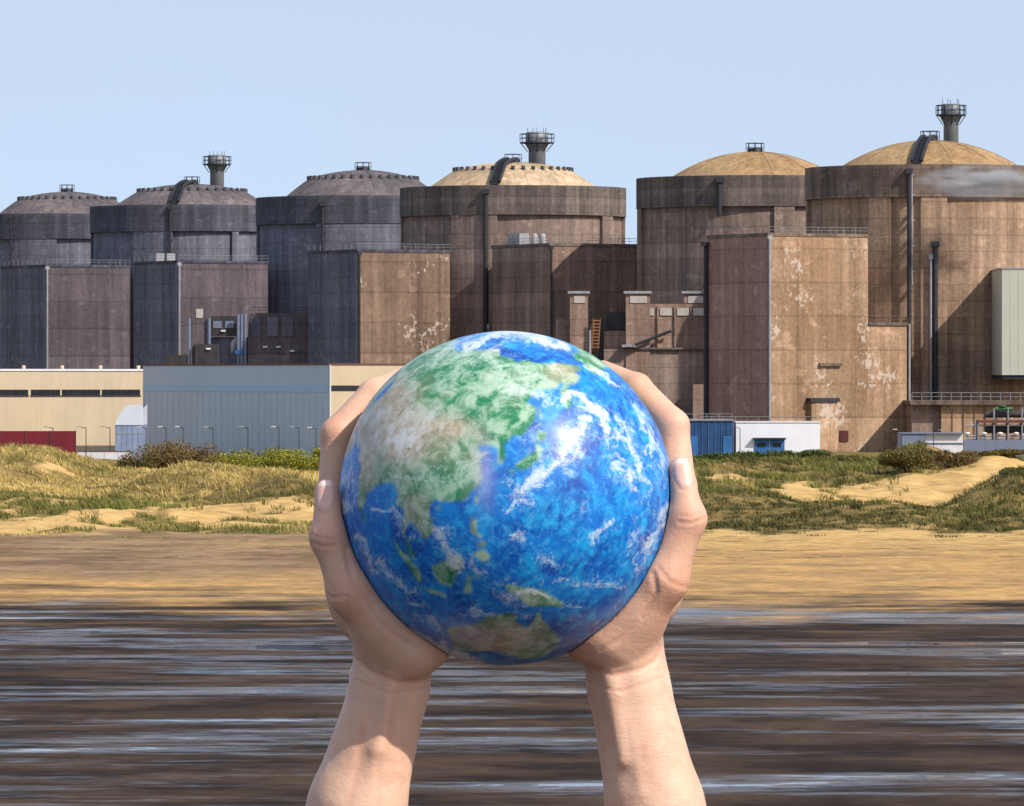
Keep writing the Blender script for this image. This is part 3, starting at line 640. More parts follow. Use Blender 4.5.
# maroon hoarding and white hoarding
Yh_ = 842; t = thing('hoarding', 30, Yh_, 'maroon sheet hoarding above the grassy dune at the left edge', 'fence')
for k in range(5):
    u0 = -50 + k * 25.2; part(fbox(MB(), u0, u0 + 24.9, 431, 0, Yh_, .15, GZ), 'panel', M['maroon'], t)
m = MB()
for k in range(6): fbox(m, -50.6 + k * 25.2, -49.9 + k * 25.2, 430.4, 0, Yh_ - .08, .07, GZ)
part(m, 'posts', M['redtrim'], t)
Yh_ = 838; t = thing('hoarding', 105, Yh_, 'low white hoarding with a red top edge, between maroon panels and tent', 'fence')
for k in range(4): part(fbox(MB(), 78 + k * 13.2, 78 + k * 13.2 + 12.9, 452, 0, Yh_, .12, GZ), 'panel', M['offw'], t)
part(fbox(MB(), 77.6, 131, 451, 451.9, Yh_ - .04, .2), 'top_rail', M['redtrim'], t)

# street lamps
def lamp_proto(h):
    t = empty('street_lamp', (0, 0, 0)); m = MB(); m.bar((0, 0, 0), (0, 0, h), .075, 7, .05); m.bar((0, 0, h), (.0, -.2, h + .12), .05, 6); m.bar((0, 0, h), (-.75, -.25, h + .22), .045, 6); m.build('pole', M['dark'], t)
    m = MB(); m.box(-1.25, -.6, -.38, -.12, h + .16, h + .30); m.build('lamp_head', M['grille'], t); return t
def copy_tree(o, p=None):
    c_ = o.copy(); col.objects.link(c_); c_.parent = p
    for ch in o.children: copy_tree(ch, c_)
    return c_
Yl = 835; lp = lamp_proto(Z(428.5, Yl) - GZ)
lamps = [(53, 'far left, before the beige hall, above the maroon hoarding'), (86, 'above the white hoarding, before the beige hall'), (110, 'just left of the silver tent'), (146, 'at the left end of the grey shed'),
         (166, 'second along the grey shed wall, above the tall brown shrub'), (183, 'third along the grey shed wall, above the russet shrub'), (213, 'fourth along the grey shed wall'), (248, 'in the middle of the grey shed wall above lime bushes'),
         (279, 'third from the right end of the grey shed'), (299, 'second from the right end of the grey shed'), (316, 'nearest the left hand, its head catching sunlight')]
for i, (u, where) in enumerate(lamps):
    o = lp if i == 0 else copy_tree(lp); y_ = Yl + (i % 3) * 2 - (12 if u > 300 else 0)
    o.location = (X(u, y_), y_, GZ); o.rotation_euler = (0, 0, rng.uniform(-.5, .5)); tag(o, 'thin street lamp ' + where, 'street lamp', 'street lamps before the left sheds')
for i, (u, v, where) in enumerate([(901.5, 431, 'left of the slate blue container, before the tan drum'), (933.5, 431.5, 'above the slate blue container'), (740, 429, 'before the white building')]):
    o = copy_tree(lp); y_ = 872; o.location = (X(u, y_), y_, GZ + (Z(v, y_) - Z(428.5, Yl))); o.rotation_euler = (0, 0, 2.4 * i); tag(o, 'thin street lamp ' + where, 'street lamp', 'street lamps on the right')

# ------------------------------------------------------------------ right side, in front of the tan block
Yw = 905; t = thing('white_building', 776, Yw, 'low white building with blue doors below the flaking tan block', 'building')
wl = part(fbox(MB(), 736, 820, 423, 0, Yw, 12, GZ), 'wall', M['white'], t)
part(fbox(MB(), 735.5, 820.5, 421.6, 422.8, Yw - .1, 12.2), 'roof_edge', M['offw'], t)
for u0 in (754.5, 770):
    d_ = part(fbox(MB(), u0, u0 + 14.6, 439.5, 0, Yw - .14, .13, GZ), 'door', M['blued'], t)
    sub(fbox(MB(), u0 + 3, u0 + 11, 443, 447, Yw - .2, .05), 'window', M['glass'], d_, t)
part(fbox(MB(), 753, 786, 437.8, 439.3, Yw - .9, .89), 'door_canopy', M['dark'], t)
m = MB(); z_ = Z(421.5, Yw); m.rail([(X(700, Yw), Yw + .3, z_), (X(818, Yw), Yw + .3, z_)], .7, 1.6, .05, False); part(m, 'roof_railing', M['steel'], t)
t = thing('blue_shed', 705, 900, 'dark blue panelled shed touching the left end of the white building', 'shed')
part(fbox(MB(), 655, 733, 421, 0, 900, 14, GZ), 'wall', M['bluep'], t)
m = MB()
for k in range(12): fbox(m, 657 + k * 6.4, 657.7 + k * 6.4, 422, 0, 899.9, .096, GZ)
part(m, 'ribs', M['blued'], t)
part(fbox(MB(), 654.5, 733.5, 419.4, 420.9, 899.8, 14.3), 'roof_edge', M['steel'], t)
for u0 in (689, 723): part(fbox(MB(), u0, u0 + 9, 436, 0, 899.84, .05, GZ), 'door', M['blued'], t)
m = MB(); m.rail([(X(656, 900), 900.2, Z(419.4, 900)), (X(732, 900), 900.2, Z(419.4, 900))], .8, 1.8, .05, False); part(m, 'roof_railing', M['steel'], t)
# low tan annex at the foot of the near reactor
t = thing('low_annex', 950, 955, 'low tan annex with roof railing at the foot of the nearest reactor', 'annex')
part(fbox(MB(), 912, 941, 405, 0, 957, 18, GZ), 'side_wall', M['wallB'], t); part(fbox(MB(), 941.2, 1060, 405, 0, 956, 19, GZ), 'front_wall', M['blkA'], t)
part(fbox(MB(), 910, 1062, 400.5, 404.8, 955, 20.5), 'roof_edge', M['ringA'], t)
for k in range(6): part(fbox(MB(), 952 + k * 11, 953 + k * 11, 409, 0, 955.85, .14, GZ), 'pilaster', M['ringA'], t)
m = MB(); zz = Z(400.5, 955); m.rail([(X(912, 955), 955.3, zz), (X(1060, 955), 955.3, zz)], 1.2, 1.5, .06); part(m, 'roof_railing', M['steel'], t)
t = thing('portable_cabin', 925, 885, 'slate blue portable cabin with pale grey end, on the crest above the sandy hollow', 'cabin')
part(fbox(MB(), 901, 925, 434, 0, 885, 8, GZ), 'side_panel', M['slate'], t); part(fbox(MB(), 925.2, 963, 434, 443, 885.5, 7), 'front_panel', M['offw'], t)
part(fbox(MB(), 925.2, 963, 443.2, 445, 885.6, 6.8), 'floor_beam', M['slate'], t); part(fbox(MB(), 925.2, 963, 445.2, 0, 885.5, 7, GZ), 'plinth', M['offw'], t)
part(fbox(MB(), 900.5, 963.5, 432.8, 433.8, 884.8, 8.3), 'roof', M['slate'], t)
# pipe rack
Yp = 900; t = thing('pipe_rack', 1000, Yp, 'pipe rack with dark vessels, red brown beam and green valve at the right edge', 'pipework')
m = MB()
for u0 in (978, 994, 1008, 1022, 1040): m.bar((X(u0, Yp), Yp, GZ), (X(u0, Yp), Yp, Z(408 if u0 > 985 else 422, Yp)), .13, 6); m.bar((X(u0, Yp), Yp + 3, GZ), (X(u0, Yp), Yp + 3, Z(420, Yp)), .13, 6)
part(m, 'posts', M['steel'], t)
part(fbox(MB(), 978, 1060, 420, 423, Yp - .3, 3.8), 'beam', M['redtrim'], t)
for (v, r) in ((429, .62), (414.5, .45)):
    m = MB(); m.bar((X(986, Yp), Yp + 1.6, Z(v, Yp)), (X(1060, Yp), Yp + 1.6, Z(v, Yp)), r, 14); part(m, 'vessel', M['machine'], t)
m = MB()
for v in (436, 438.6, 425.5): m.bar((X(966, Yp), Yp + .2, Z(v, Yp)), (X(1060, Yp), Yp + .2, Z(v, Yp)), .12, 7)
part(m, 'pipes', M['pale'], t)
m = MB(); m.bar((X(996, Yp), Yp + .8, Z(409, Yp)), (X(1013, Yp), Yp + .8, Z(409, Yp)), .3, 8); m.lathe([(.0, Z(407, Yp)), (.55, Z(407, Yp) + .05), (.55, Z(407, Yp) + .2), (0, Z(407, Yp) + .25)], 14, c=(X(1003, Yp), Yp + .8)); m.bar((X(1003, Yp), Yp + .8, Z(409, Yp)), (X(1003, Yp), Yp + .8, Z(406.5, Yp)), .14, 6); part(m, 'green_valve', M['greenv'], t)
m = MB()
for u0 in (967, 984, 1000, 1016): m.lathe([(.3, Z(434.5, Yp)), (.42, Z(433.5, Yp)), (.42, Z(432.6, Yp)), (0, Z(432, Yp))], 10, c=(X(u0, Yp), Yp - .1))
part(m, 'valve_heads', M['lampg'], t)
part(fbox(MB(), 964, 1060, 440, 0, Yp - 1.2, .3, GZ), 'screen_fence', M['slate'], t)
# sage clad box on the near reactor
Yg = 962; t = thing('clad_annex', 1025, Yg, 'pale sage green clad box fixed high on the nearest reactor at the right edge', 'clad box')
x0, x1 = X(1002, Yg), X(1068, Yg); gb = part(MB().box(x0, x1, Yg, Yg + 26, Z(375, Yg), Z(269, Yg)), 'cladding', M['sage'], t)
m = MB()
for k in range(1, 8): xq = x0 + (x1 - x0) * k / 8; m.box(xq - .03, xq + .03, Yg - .03, Yg - .003, Z(374.5, Yg), Z(270, Yg))
sub(m, 'seams', M['sage'], gb, t)
part(MB().box(x0 - .12, x1 + .12, Yg - .12, Yg + 26, Z(269, Yg) + .004, Z(267.6, Yg)), 'roof_edge', M['pale'], t)
part(MB().box(x0 + .2, x1 - .2, Yg + .3, Yg + 24, Z(379, Yg), Z(375, Yg) - .004), 'floor_frame', M['dark'], t)
m = MB()
for xq in (x1 - 1.0, x1 - 5.0): m.box(xq - .3, xq + .3, Yg + 1, Yg + 1.6, Z(400.3, Yg), Z(379, Yg) - .004)
part(m, 'columns', M['dark'], t)

# drifting vapour in front of the near reactor's parapet
mv = bpy.data.materials.new('vapour'); mv.use_nodes = True; k = mv.node_tree; k.nodes.clear()
o_ = k.nodes.new('ShaderNodeOutputMaterial'); pv = k.nodes.new('ShaderNodeVolumePrincipled'); tcv = k.nodes.new('ShaderNodeTexCoord')
nz = k.nodes.new('ShaderNodeTexNoise'); nz.inputs['Scale'].default_value = 2.2; nz.inputs['Detail'].default_value = 4
ln = k.nodes.new('ShaderNodeVectorMath'); ln.operation = 'LENGTH'; k.links.new(tcv.outputs['Object'], ln.inputs[0])
mr = k.nodes.new('ShaderNodeMapRange'); mr.inputs[1].default_value = 1.0; mr.inputs[2].default_value = .1; k.links.new(ln.outputs['Value'], mr.inputs[0])
mr2 = k.nodes.new('ShaderNodeMapRange'); mr2.inputs[1].default_value = .42; mr2.inputs[2].default_value = .75; k.links.new(tcv.outputs['Object'], nz.inputs['Vector']); k.links.new(nz.outputs[0], mr2.inputs[0])
mm_ = k.nodes.new('ShaderNodeMath'); mm_.operation = 'MULTIPLY'; k.links.new(mr.outputs[0], mm_.inputs[0]); k.links.new(mr2.outputs[0], mm_.inputs[1])
m2 = k.nodes.new('ShaderNodeMath'); m2.operation = 'MULTIPLY'; m2.inputs[1].default_value = 2.2; k.links.new(mm_.outputs[0], m2.inputs[0]); k.links.new(m2.outputs[0], pv.inputs['Density'])
pv.inputs['Color'].default_value = (.95, .95, .97, 1); k.links.new(pv.outputs[0], o_.inputs['Volume'])
m = MB(); m.lathe([(math.sin(math.pi * i / 14), -math.cos(math.pi * i / 14)) for i in range(15)], 24)
Yv = 972; vo = m.build('vapour', mv); vo.location = (X(985, Yv), Yv, Z(182, Yv)); vo.scale = (11.5, 3, 3.0); tag(vo, 'thin white vapour drifting across the parapet of the nearest reactor', 'vapour', kind='stuff')

# ================================================================== GLOBE
YG = 4.304; S = YG / F                            # metres in one unit of the hand drawing
GC = Vector((X(506, YG), YG, Z(498, YG))); RB = 167 * S
LAND = {
 'asia': [(40,67),(44,68),(54,69),(60,69),(68,69),(69,73),(73,72),(75,73),(81,73.5),(87,75),(95,76),(104,77.7),(113,74),(120,73),(127,73),(131,71),(140,72.5),(150,71.5),(160,70),(170,70),(178,69),(185,67.5),(190,66),(185,64.5),(180,65),(178,62.5),(171,60),(164,60),(163,57),(162,55),(157,51),(156,55),(157,58),(163,61.5),(160,61.5),(155,59.5),(150,59.5),(143,59.3),(138,55),(137,54),(141,53),(140,48),(135,43.5),(131,43),(129.5,41),(127.5,39.5),(129.3,37),(129,35.3),(126.5,34.5),(126.3,37),(125,39.5),(121.5,39),(122,40.5),(118,39),(119,37.3),(122.5,37),(119.5,35),(121,32.5),(122,30),(120.5,27),(118,24.5),(114,22.3),(110,21),(108,21.5),(106,19),(109,14),(109,11.5),(105,8.7),(105,10.5),(102.5,12),(100.5,13.4),(99.5,10),(100.5,7),(103,4.5),(104,1.4),(101,3),(100,6),(98.5,9),(98.5,13),(97.5,16.5),(94.5,16),(94,19),(92,22),(90,22),(87,21),(82,16.5),(80,15),(80,12),(78,8.2),(76,10),(73,17),(72.5,21),(69,22),(67,25),(61,25),(57,26),(51,28),(48,30),(50,26.5),(54,24),(56.5,26),(59,23),(57,19),(52,16),(45,13),(43,14),(39,21),(35,28),(34,31),(36,36),(30,36.5),(27,38),(30,41),(38,41),(40,45),(38,47),(30,46),(10,44),(0,44),(-9,43),(-2,48),(5,53),(10,58),(20,60),(12,65),(20,70),(30,70)],
 'australia': [(114,-22),(122,-18),(126,-14),(130,-12),(132,-11.5),(136.5,-12),(135.5,-15),(139.5,-17.5),(141.5,-13),(142.5,-10.8),(145,-15),(149,-20.5),(153,-26),(153,-31),(150,-37.3),(146.5,-39),(140,-38),(138,-35),(135.5,-34.7),(131,-31.5),(124,-33.5),(118,-35),(115,-34),(113.5,-26)],
 'sumatra': [(95.3,5.7),(98,4),(101,2),(103.5,0),(106,-3),(105.8,-6),(103,-4.5),(100.5,-1),(98,2)], 'java': [(105.5,-6.8),(108.5,-6.6),(111,-6.5),(114.5,-7.8),(114.3,-8.7),(110,-8.2)],
 'borneo': [(109,1.5),(111,2.5),(114,4.6),(117,7),(119,5),(117.7,1),(116,-4),(111.5,-3.2),(110,-1)], 'sulawesi': [(119.5,-5),(120.5,-2.5),(121,1),(125,1.5),(121.5,.2),(122,-4.5),(120.5,-5)],
 'new_guinea': [(131,-1),(134.5,-1),(137.5,-1.5),(141,-2.7),(145,-4.5),(147.5,-6.5),(150.5,-10.5),(147,-9.5),(143.5,-8.5),(138,-8),(135,-4),(132.5,-3.5)],
 'luzon': [(120.3,16),(120.7,18.5),(122.2,18.3),(121.5,15),(124,13),(121,13.7)], 'mindanao': [(122,7),(125,9.7),(126.5,7.5),(125.5,5.8)], 'visayas': [(122,11.8),(123.2,11),(125,12.4),(125,10.3),(123,9.3)],
 'honshu': [(131,34),(133,35.5),(136.5,37),(139.5,39),(141,41.4),(142,39.5),(140.8,36),(138.5,34.7),(135.5,33.6),(132,33.8)], 'kyushu': [(129.8,33.5),(131.8,33.3),(131,31.2)], 'hokkaido': [(140,42),(141.7,45.4),(145.3,43.5),(143,42)],
 'sakhalin': [(142,46),(142,54),(143.5,49.5)], 'taiwan': [(120.2,23),(121.5,25.2),(121,22)], 'hainan': [(108.7,19),(110.5,20),(110.5,18.5)], 'ceylon': [(79.9,9.5),(81.7,7.3),(80.3,6)],
 'alaska': [(192,65.5),(200,66),(195,69),(204,71.3),(219,69.5),(235,69),(255,68),(268,60),(275,50),(255,30),(243,32),(236,40),(235,50),(228,57),(220,60),(210,60),(203,58.5),(195,55),(202,59),(195,61.5)],
 'africa': [(34,28),(37,21),(39,15),(43,11.5),(51,12),(46,2),(40,-3),(40,-12),(35,-24),(28,-33),(19,-34),(12,-17),(9,0),(-8,5),(-17,14),(-10,30),(0,36),(10,37),(20,31)]}
def inside(poly, x, y):
    r = np.zeros(x.shape, bool); n = len(poly); j = n - 1
    for i in range(n):
        xi, yi = poly[i]; xj, yj = poly[j]
        if yi != yj: r ^= ((yi > y) != (yj > y)) & (x < (xj - xi) * (y - yi) / (yj - yi) + xi)
        j = i
    return r
NU, NV = 960, 480
th = np.linspace(0, 2 * np.pi, NU, endpoint=False); ph = np.linspace(0, np.pi, NV + 1)[1:-1]
T_, P_ = np.meshgrid(th, ph)
gvx = (np.sin(P_) * np.cos(T_)).ravel(); gvy = (np.sin(P_) * np.sin(T_)).ravel(); gvz = np.cos(P_).ravel()   # poles up and down; seam turned away below
seam = R(95); gvx, gvy = gvx * math.cos(seam) - gvy * math.sin(seam), gvx * math.sin(seam) + gvy * math.cos(seam)
pts_ = np.concatenate([np.stack([gvx, gvy, gvz], 1), [[0, 0, 1], [0, 0, -1]]])
def earth(vx, vy, vz, la0=24.0, lo0=130.0, roll=-4.0, Pd=6.0):
    """how the printed map sits on the ball: centre 24N 130E facing the holder's side"""
    rho = np.hypot(vx, vz); cp = np.arctan2(rho, -vy)
    ct = np.linspace(0, math.acos(1 / Pd), 200); rt = np.sin(ct) * math.sqrt(Pd * Pd - 1) / (Pd - np.cos(ct))
    front = np.interp(np.clip(np.sin(np.minimum(cp, np.pi / 2)), 0, 1), rt, ct)
    c = np.where(cp < np.pi / 2, front, ct[-1] + (cp - np.pi / 2) * (np.pi - ct[-1]) / (np.pi / 2))
    az = np.arctan2(vz, vx); ex = np.sin(c) * np.cos(az); ey = np.sin(c) * np.sin(az); ez = np.cos(c)
    r = R(-roll); ex, ey = ex * math.cos(r) - ey * math.sin(r), ex * math.sin(r) + ey * math.cos(r)
    l0 = R(la0); sl_ = ey * math.cos(l0) + ez * math.sin(l0); cz = ez * math.cos(l0) - ey * math.sin(l0)
    return np.degrees(np.arcsin(np.clip(sl_, -1, 1))), (np.degrees(np.arctan2(ex, cz)) + lo0 + 360 + 20) % 360 - 20
la, lo = earth(pts_[:, 0], pts_[:, 1], pts_[:, 2])
jx = (fbm(lo * .35 + 3, la * .35 + 40, 4) - .5) * 3.2; jy = (fbm(lo * .35 + 77, la * .35 + 11, 4) - .5) * 3.2
land = np.zeros(len(la)); 
for nm_, pl in LAND.items(): land = np.maximum(land, inside(pl, lo + jx * .7, la + jy * .7))
land = np.maximum(land, ((la + jy) < -68) * 1.0)
caspian = ((lo - 51) / 3.2) ** 2 + ((la - 42) / 5) ** 2 < 1; land[caspian] = 0
lg = land[:-2].reshape(NV - 1, NU)
for _ in range(2): lg = (lg + np.roll(lg, 1, 0) + np.roll(lg, -1, 0)) / 3; lg = (lg + np.roll(lg, 1, 1) + np.roll(lg, -1, 1)) / 3
land[:-2] = lg.ravel()
# dryness of the land: deserts and plateaux tan, the rest green
g2 = lambda a, b, sa, sb: np.exp(-((lo - a) / sa) ** 2 - ((la - b) / sb) ** 2)
dry_ = 1.0 * g2(88, 33, 16, 6) + .95 * g2(82, 40, 16, 5) + .9 * g2(105, 43, 12, 4) + 1.0 * g2(62, 33, 14, 12) + .8 * g2(74, 22, 8, 9) + 1.1 * g2(130, -25, 17, 10) + 1.2 * g2(46, 24, 14, 10) + .75 * g2(168, 66, 18, 5) + .5 * g2(101, 15, 6, 6) + .8 * g2(62, 46, 16, 6) + .35 * g2(140, -6, 6, 3) + .4 * g2(121, 14, 8, 12)
dry_ = np.clip(dry_ + (fbm(lo * .16, la * .2, 4) - .5) * .7 - .35 * g2(148, -34, 6, 8), 0, 1)
ice = np.clip(.9 * sstep(72, 80, la) + sstep(-62, -68, la) + .55 * g2(88, 34, 13, 4) * (fbm(lo * .5, la * .5, 3) > .52), 0, 1)
# cloud bands seen on the ball, as strokes over its surface
STR = [([(563,400),(575,393),(590,400),(602,412),(606,428)], 6, .9), ([(588,414),(570,440),(553,462),(535,477),(520,485)], 9, .8), ([(545,405),(556,398)], 5, .6), ([(633,403),(645,425),(652,446)], 5, .65), ([(624,438),(634,458),(644,482)], 5.5, .75), ([(664,472),(640,500)], 4, .5),
       ([(668,505),(655,528),(645,548)], 9, .7), ([(662,560),(652,575)], 5, .6), ([(541,550),(546,556),(553,560)], 8, .6), ([(556,574),(580,580),(604,579),(620,585)], 5.5, .6), ([(510,534),(516,531),(523,534)], 5, .6), ([(505,504),(530,496)], 5, .7), ([(590,534),(604,528),(610,515)], 4, .7),
       ([(360,536),(368,553),(376,566)], 7, .7), ([(384,560),(400,575),(414,590)], 7, .7), ([(345,500),(350,510)], 8, .8), ([(375,510),(392,512)], 4, .8), ([(440,528),(450,548),(458,566)], 9, .75), ([(425,515),(440,528)], 5, .6), ([(470,558),(482,566)], 6, .7),
       ([(462,346),(500,333),(536,335),(562,346)], 7, .85), ([(470,362),(496,352),(510,340)], 6, .6), ([(402,384),(430,366),(452,352)], 4, .55), ([(468,372),(505,374),(545,378)], 8, .5), ([(396,432),(425,425),(470,415)], 12, .4), ([(440,470),(470,462)], 14, .45), ([(360,440),(364,480)], 8, .35), ([(395,470),(430,478),(455,476)], 5, .6),
       ([(398,618),(425,637),(450,652),(480,660)], 8, .9), ([(516,590),(530,586),(545,592)], 3.5, .9), ([(560,600),(580,606)], 3, .6), ([(575,620),(610,628)], 3, .35), ([(590,372),(615,382)], 3, .7), ([(598,378),(622,384)], 2.5, .6), ([(520,440),(535,430)], 6, .5), ([(548,396),(553,404)], 5, .6)]
bu = pts_[:, 0] * 167; bw = pts_[:, 2] * 167
stroke = np.zeros(len(bu)); fr_ = pts_[:, 1] < .12
wx_ = (fbm(bu / 14 + 9, bw / 14 + 2, 4) - .5) * 16; wz_ = (fbm(bu / 14 + 50, bw / 14 + 70, 4) - .5) * 16
for pl, wd_, am in STR:
    dmin = np.full(len(bu), 1e9)
    q = [((a - 506), (498 - b)) for a, b in pl]
    for (ax, az_), (bx_, bz_) in zip(q[:-1], q[1:]):
        dx, dz_ = bx_ - ax, bz_ - az_; t_ = np.clip(((bu + wx_ - ax) * dx + (bw + wz_ - az_) * dz_) / (dx * dx + dz_ * dz_), 0, 1)
        dmin = np.minimum(dmin, np.hypot(bu + wx_ - ax - t_ * dx, bw + wz_ - az_ - t_ * dz_))
    stroke = np.maximum(stroke, am * np.exp(-(dmin / wd_) ** 2) * fr_)
lilac_reflect = np.zeros(len(bu))
for (a, b, sa, sb) in ((470, 632, 22, 12), (585, 640, 40, 12), (630, 615, 20, 14), (485, 470, 10, 30)): lilac_reflect = np.maximum(lilac_reflect, np.exp(-((bu - (a - 506)) / sa) ** 2 - ((bw - (498 - b)) / sb) ** 2) * fr_)
ci = np.arange(NU); rows = NV - 1
F_ = []
a_ = np.arange(rows - 1)[:, None] * NU; nxt = (ci + 1) % NU
F_ = np.stack([a_ + ci, a_ + NU + ci, a_ + NU + nxt, a_ + nxt], -1).reshape(-1, 4)
top = rows * NU; capf = np.concatenate([np.stack([np.full(NU, top), ci, nxt, nxt], 1), np.stack([np.full(NU, top + 1), (rows - 1) * NU + nxt, (rows - 1) * NU + ci, (rows - 1) * NU + ci], 1)])
gme = bpy.data.meshes.new('globe'); gme.from_pydata((pts_ * RB).tolist(), [], [tuple(f) for f in F_.tolist()] + [tuple(f[:3]) for f in capf.tolist()])
gme.polygons.foreach_set('use_smooth', [True] * len(gme.polygons)); globe = bpy.data.objects.new('globe', gme); col.objects.link(globe); globe.location = GC
k = NT('printed_globe'); v = k.coord(); v = k.map(v, (1 / RB,) * 3)
ln_ = k.attr('land'); dr = k.attr('dry'); ic = k.attr('ice'); st = k.attr('cloud')
n1 = k.noise(v, 3.2, 6, .6, .8); n2 = k.noise(v, 9, 6, .65, .6); n3 = k.noise(v, 22, 5, .65, .5)
oc = k.mix(k.ramp(n1, .34, .64), (.003, .055, .34), (.006, .17, .58))
oc = k.mix(k.math('MULTIPLY', k.ramp(n2, .44, .70), .85), oc, (.012, .36, .74))
oc = k.mix(k.math('MULTIPLY', k.ramp(n3, .46, .74), .5), oc, (.10, .50, .80))
gr = k.mix(k.ramp(n2, .35, .65), (.012, .18, .075), (.10, .36, .17))
tn = k.mix(k.ramp(n3, .3, .7), (.30, .25, .15), (.50, .42, .30))
lc = k.mix(dr, gr, tn); lc = k.mix(ic, lc, (.78, .80, .82))
c = k.mix(ln_, oc, lc)
wv = k.n('VectorMath', operation='ADD'); wn = k.n('VectorMath', operation='SCALE'); k.l(k.noise(v, 4.0, 4, .6, 0, 1), wn.inputs[0]); wn.inputs['Scale'].default_value = .45; k.l(v, wv.inputs[0]); k.l(wn.outputs[0], wv.inputs[1])
cl = k.noise(k.map(wv.outputs[0], (1, 1, 1.7)), 7.0, 9, .72, .5); cw = k.noise(v, 2.1, 3, .5)
base = k.math('MULTIPLY', k.ramp(k.math('ADD', cl, k.math('MULTIPLY', k.math('SUBTRACT', cw, .5), .9)), .545, .76), k.ramp(ln_, 0, 1, .85, .55, False))
wisp = k.noise(k.map(wv.outputs[0], (1, 1, 2.2)), 16, 7, .7, .8)
n4 = k.noise(v, 48, 4, .7, .4); wz = k.math('ADD', k.math('MULTIPLY', wisp, .6), k.math('MULTIPLY', n4, .4))
sc_ = k.math('MULTIPLY', k.ramp(k.math('MULTIPLY_ADD', st, .50, wz), .70, .98), k.ramp(st, .03, .5)); sc2 = k.math('MULTIPLY', k.ramp(st, .02, .30), k.math('MULTIPLY', k.ramp(n4, .52, .72), .6))
cloud = k.math('MAXIMUM', k.math('MAXIMUM', base, sc_), sc2, clamp=True)
c = k.mix(k.math('MULTIPLY', k.attr('lilac_reflect'), .55), c, (.36, .30, .52))  # purplish reflection of the hands painted into the globe's colour
c = k.mix(k.math('MULTIPLY', cloud, .9), c, (.66, .75, .77))
haze_ = k.math('MULTIPLY', k.math('MULTIPLY', ln_, k.ramp(n2, .40, .64)), .42)
c = k.mix(haze_, c, (.68, .70, .66))
gm = k.fin(c, .40, 0, .32); k.b.inputs['Coat Weight'].default_value = .12; k.b.inputs['Coat Roughness'].default_value = .22
gme.materials.append(gm)
for nm_, ar in (('land', land), ('dry', dry_), ('ice', ice), ('cloud', stroke), ('lilac_reflect', lilac_reflect)): set_attr(globe, nm_, ar)
tag(globe, 'glossy blue earth globe held up between two bare hands', 'globe')

